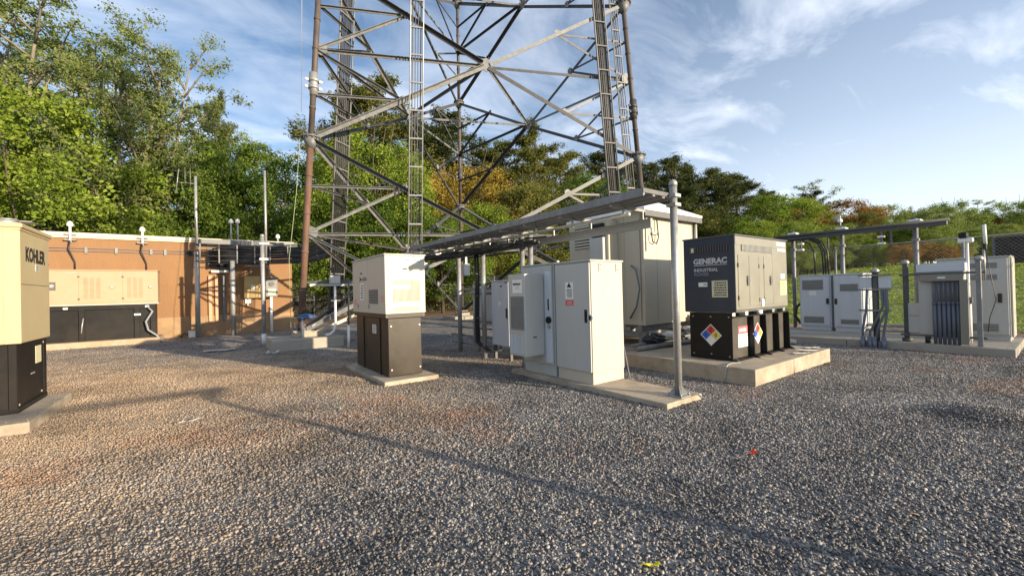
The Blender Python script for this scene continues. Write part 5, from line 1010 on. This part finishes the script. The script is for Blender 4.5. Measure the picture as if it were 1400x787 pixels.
# left
for i, (px, d, top, w, lab) in enumerate(((-60, 27, -60, 1.1, 'tall loose leafed tree cut off by the left edge of the photo'), (45, 28, -40, 1.1, 'tall leafy tree rising behind the bright bush at far left'), (125, 30, -15, 1.0, 'tall leafy tree between the left edge tree and the pale trunked one'),
        (185, 27, 0, 1.05, 'tall leafy tree with several bare stems above the orange wall'), (232, 30, 45, .95, 'tall tree that ends the high row of trees on the left'), (90, 38, 5, 1.0, 'farther tall tree seen through gaps above the left wall'))):
    tree('tall', px, d, top, lf_tall, lab, w)
tree('round', 30, 24, 132, lf_bright, 'dense bright green bush towering over the left end of the wall', 1.15)
tree('round', 95, 27, 215, lf_bright, 'lower bright green bush right of the big bright one', 1.0)
tree('round', -70, 24, 120, lf_bright, 'dense bright green bush beyond the left edge', 1.1)
for i, (px, d, top, lf, lab) in enumerate(((135, 29, 235, lf_olive, 'thin yellow green young tree above the left antenna'), (175, 31, 225, lf_tall, 'thin young tree under the tall pale stems'), (215, 30, 240, lf_tall, 'slim young tree above the right antenna of the long generator'),
        (250, 33, 215, lf_mid, 'young green tree left of the thin antenna pole'))): tree('sapling', px, d, top, lf, lab, 1.15)
tree('pine', 300, 46, 128, lf_pine, 'lone dark pine top standing above the trees left of the tower', .75)
tree('round', 268, 31, 212, lf_mid, 'dark green leafy tree right behind the antenna pole', .9)
tree('round', 310, 33, 195, lf_mid, 'dark green rounded tree above the building right end', .9)
tree('tall', 365, 44, 172, lf_bright, 'yellow green tree crown just left of the tower leg', .9)
tree('round', 352, 32, 240, lf_mid, 'dark bush over the roof corner of the building', 1.0)
tree('round', 400, 34, 225, lf_mid, 'dark green bush right behind the left tower leg', 1.0)
# middle
tree('pine', 452, 48, 200, lf_pine, 'pine seen behind the wide cable ladder', .8)
tree('pine', 520, 45, 98, lf_olive, 'pine with a broad crown and bare trunk left of the tower middle', 1.0)
tree('pine', 485, 50, 130, lf_pine, 'darker pine just left of the broad crowned pine', .9)
tree('pine', 612, 46, 138, lf_pine, 'broad dark pine in the middle of the tower', 1.05)
tree('pine', 590, 54, 165, lf_pine, 'pine farther back between the two broad pines', .9)
tree('pine', 690, 50, 185, lf_olive, 'olive pine at the lower centre of the tower', 1.0)
tree('pine', 735, 48, 172, lf_olive, 'tallest olive pine right of the tower centre', .95)
tree('pine', 775, 52, 205, lf_olive, 'shorter olive pine left of the right tower leg', 1.0)
tree('pine', 660, 58, 205, lf_pine, 'dark pine far behind the tower centre', 1.0)
tree('pine', 830, 54, 200, lf_pine, 'dark pine directly behind the right cable ladders', 1.1)
tree('round', 505, 31, 190, lf_bright, 'bright yellow green tree behind the white generator', .9)
tree('round', 545, 34, 215, lf_bright, 'second bright green tree right of the climbing ladder base', .8)
tree('round', 470, 31, 262, lf_mid, 'dark leafy bush behind the cable ladder foot', 1.1)
tree('round', 530, 30, 275, lf_mid, 'dark green bush low behind the white generator', 1.1)
tree('round', 585, 36, 235, lf_yellow, 'orange tinted tree just left of the rear tower leg', .85)
tree('round', 650, 38, 232, lf_yellow, 'golden tree just right of the rear tower leg', .85)
tree('round', 605, 31, 300, lf_mid, 'green bush below the golden trees', 1.2)
tree('round', 660, 33, 285, lf_bright, 'bright green bush behind the steel bridge', 1.0)
tree('round', 715, 36, 262, lf_olive, 'olive green tree behind the blue cabinet', 1.0)
tree('round', 765, 38, 258, lf_olive, 'olive bush behind the tall beige cabinet', 1.0)
tree('sapling', 640, 35, 290, lf_tall, 'thin young tree behind the rear tower leg', 1.1)
tree('round', 815, 40, 250, lf_mid, 'green bush behind the shelter roof', 1.1)
# right
for px, d, top, w, lab in ((880, 58, 218, 1.0, 'dark pine just right of the right tower leg'), (915, 60, 214, 1.0, 'dark pine above the shelter roof'), (950, 62, 228, .9, 'slimmer dark pine right of the steel pole'), (985, 60, 228, 1.05, 'broad dark pine above the dark generator'), (1018, 62, 236, 1.0, 'dark pine over the right corner of the dark generator'), (1050, 64, 258, .95, 'shortest dark pine that ends the pine row'), (935, 56, 250, 1.0, 'nearer dark pine low behind the pole')):
    tree('pine', px, d, top, lf_pine, lab, w * 1.55)
R_ = ((1065, 62, 275, lf_bright, 'bright green tree next to the last pine'), (1030, 56, 320, lf_bright, 'low bright tree behind the dark generator'), (1092, 66, 285, lf_rust, 'rust coloured tree left of the first beam post'), (1135, 74, 262, lf_tall, 'tall pale green tree above the left beam posts'), (1110, 60, 318, lf_bright, 'bright green tree behind the arched cables'),
      (1115, 78, 272, lf_pine, 'dark tree peeking left of the tall pale green one'), (1158, 66, 283, lf_rust, 'orange brown tree above the middle beam post'), (1180, 62, 310, lf_olive, 'olive tree right of the middle beam post'), (1205, 74, 288, lf_spring, 'green tree midway between beam posts'), (1150, 60, 325, lf_spring, 'low green tree under the orange brown one'),
      (1240, 76, 286, lf_olive, 'olive tree above the right part of the beam'), (1225, 62, 318, lf_bright, 'yellow green tree left of the right beam post'), (1275, 72, 292, lf_tall, 'pale green tree above the beam end'), (1300, 80, 294, lf_spring, 'green tree right of the beam end'), (1270, 62, 322, lf_bright, 'bright tree under the beam end'),
      (1325, 84, 290, lf_spring, 'green hilltop tree above the whip antenna'), (1350, 86, 305, lf_rust, 'rust brown tree at the far right skyline'), (1385, 86, 292, lf_bright, 'bright tree at the right edge of the skyline'), (1310, 64, 325, lf_spring, 'low green tree behind the tallest cabinet'), (1425, 80, 290, lf_spring, 'green tree past the right edge'), (1375, 76, 318, lf_rust, 'second rust tree lower at far right'), (1340, 66, 330, lf_spring, 'low green tree behind the whip antenna'),
      (1195, 56, 335, lf_bright, 'low bright bush on the bank under the beam'), (1090, 54, 325, lf_spring, 'low green bush on the bank by the left beam post'), (1420, 66, 320, lf_spring, 'green bush past the right edge'))
for q_, (px, d, top, lf, lab) in enumerate((p_, d_ * (.76 if d_ < 70 else .82), t_, l_, b_) for p_, d_, t_, l_, b_ in R_): tree('pine' if lf is lf_pine else ('tall' if q_ in (3, 10, 15) else 'round'), px, d, top - (12 if q_ % 2 else 2), lf, lab, (1.2 if q_ % 3 == 0 else 1.0) * (1.05 if d > 70 else 1.15))
FR = random.Random(4)
for q_, px in enumerate(range(1070, 1450, 34)):
    tree('round', px, FR.uniform(43, 48), FR.uniform(308, 328), (lf_bright, lf_spring, lf_spring, lf_tall)[q_ % 4], 'front row tree on the bank, ' + ('behind the left short cabinet', 'behind the middle beam post', 'right of the arched cables', 'over the junction post', 'left of the right beam post', 'just right of the right beam post', 'above the left end of the panel frame', 'above the conduits of the panel frame', 'behind the black floodlight', 'behind the stick antenna', 'above the handle of the tallest cabinet', 'at the right edge of the photo')[min(q_, 11)], 1.25)
for px, d, top in ((1235, 41, 340), (1262, 42, 337), (1290, 41, 340), (1310, 42, 342)):
    tree('round', px, d, top, lf_rust, {1235: 'leftmost small orange bush on the bank', 1262: 'second small orange bush on the bank', 1290: 'third small orange bush on the bank', 1310: 'rightmost small orange bush on the bank'}[px], 1.7, name='orange_bush')
# woodland behind: trees that close the gaps low down
BK = random.Random(21); k = 0
for px in range(300, 1060, 34):
    d = BK.uniform(50, 60); top = BK.uniform(290, 318) if px > 260 else BK.uniform(325, 345)
    t_ = tree('round', px + BK.uniform(-8, 8), d, top, BK.choice((lf_mid, lf_olive, lf_mid)), 'dark bushy tree deep in the wood behind the tower', 1.5, group='background trees filling the wood'); k += 1
for px in range(1060, 1480, 30):
    t_ = tree('round', px + BK.uniform(-8, 8), BK.uniform(88, 96), BK.uniform(298, 312), BK.choice((lf_spring, lf_olive, lf_tall)), 'distant rounded tree on the far hill behind the field', 1.5, group='distant trees on the far hill')
# undergrowth: leaf scatter along the wood edge
rg = np.random.default_rng(9); C = []
for px in np.arange(-150, 1060, 3.0):
    for q in range(3 if px > 330 else 1): d = rg.uniform(33, 46); x, y = at(px, d); C.append((x, y, hz(x, y) + abs(rg.normal(0, 1.0))))
V, F = leaves(rg, np.array(C), rg.uniform(.5, 1.3, len(C)), 70000, .18, .6, .7, .1)
o = bpy.data.objects.new('undergrowth', fastmesh('undergrowth', V, F, lf_olive, 4)); COL.objects.link(o); tag(o, 'tangled undergrowth along the edge of the wood', 'undergrowth', kind='stuff')
# grass on the bank
n = 90000; xx = 18.4 + 40 * rg.uniform(0, 1, n) ** 1.6; yy = rg.uniform(-8, 22, n); zg = np.array([hz(a, b_) for a, b_ in zip(xx, yy)]) + .02
clump = np.sin(xx * 1.1 + np.sin(yy * .9) * 2) * np.sin(yy * 1.7 + xx * .3); hh = (.035 + .03 * (clump > .2)) * np.exp(rg.normal(0, .3, n)) * (1 + (xx - 18) * .02); a = rg.uniform(0, 2 * pi, n); w = .03 + .002 * (xx - 18)
V = np.stack([np.stack([xx - np.cos(a) * w, yy - np.sin(a) * w, zg], 1), np.stack([xx + np.cos(a) * w, yy + np.sin(a) * w, zg], 1), np.stack([xx + rg.normal(0, .07, n), yy + rg.normal(0, .07, n), zg + hh], 1)], 1).reshape(-1, 3)
o = bpy.data.objects.new('grass', fastmesh('grass', V, np.arange(3 * n).reshape(n, 3), grass_m, 3)); COL.objects.link(o); tag(o, 'green grass growing on the bank beyond the right fence', 'grass', kind='stuff')

# ------------------------------------------------------------------ litter
n = 260; dd = np.sqrt(rg.uniform(4, 120, n)); ll = rg.uniform(-.2, 1.25, n) * dd; xx = dd * .595 + ll * .804; yy = dd * .804 - ll * .595; ok = np.ones(n, bool)
for a_, b_, c_, e_ in PADS: ok &= ~((xx > a_ - .1) & (xx < b_ + .1) & (yy > c_ - .1) & (yy < e_ + .1))
mb = MB(); rr = random.Random(77)
for x, y in zip(xx[ok], yy[ok]):
    a = rr.uniform(0, 6.28); l_ = rr.uniform(.03, .11); k = rr.uniform(-.3, .3); mb.tube([(x, y, .022), (x + cos(a) * l_ * .5, y + sin(a) * l_ * .5, .03 + rr.uniform(0, .012)), (x + cos(a + k) * l_, y + sin(a + k) * l_, .022)], rr.uniform(.0012, .0028), 3)
o = build(mb, 'dry_twigs', pm('dry_twig', (.34, .25, .16), .9, var=.4, scale=20)); tag(o, 'dry twigs and straw bits scattered on the gravel', 'twigs', kind='stuff')
def scrap(name, label, cat, mat, x, y, sx, sy, h=.03, seed=1, rz=0):
    r_ = random.Random(seed); mb = MB(); nn_ = 6; g = {}
    for i in range(nn_ + 1):
        for j in range(4): g[i, j] = mb.bm.verts.new((x + (i / nn_ - .5) * sx * cos(rz) - (j / 3 - .5) * sy * sin(rz), y + (i / nn_ - .5) * sx * sin(rz) + (j / 3 - .5) * sy * cos(rz), .03 + h * r_.uniform(0, 1) + h * .6 * sin(i * 1.3)))
    for i in range(nn_):
        for j in range(3): mb.bm.faces.new((g[i, j], g[i + 1, j], g[i + 1, j + 1], g[i, j + 1]))
    ext = bmesh.ops.solidify(mb.bm, geom=mb.bm.faces[:], thickness=.002); o = build(mb, name, mat, loc=(x, y, 0)); return tag(o, label, cat)
scrap('ribbon', 'yellow ribbon scrap in the gravel at the bottom edge', 'ribbon', yflag, 1.88, 1.37, .11, .022, .012, 2, -.55)
scrap('marker_tape', 'orange red tape scrap on the gravel right of the pole', 'tape', oflag, 3.87, 1.71, .10, .04, .012, 3, .2)
scrap('paper', 'white paper scrap on the gravel in front of the foundation', 'paper', swhite, 1.43, 12.57, .30, .22, .05, 4)
scrap('board_scrap', 'flat pale board lying on the shaded gravel left of the foundation', 'board', swhite, .33, 14.5, .75, .35, .01, 5)
scrap('paper', 'white litter on the gravel between the two right pads', 'paper', swhite, 11.9, 4.3, .30, .22, .06, 6)
scrap('paper', 'small white scrap lying beneath the cable bridge', 'paper', swhite, 6.9, 13.4, .30, .1, .03, 7)
scrap('stick', 'thin white splinter on the gravel in front of the left generator', 'stick', swhite, -.16, 6.4, .22, .03, .01, 8, .3)
S.render.resolution_x = 1024; S.render.resolution_y = 575
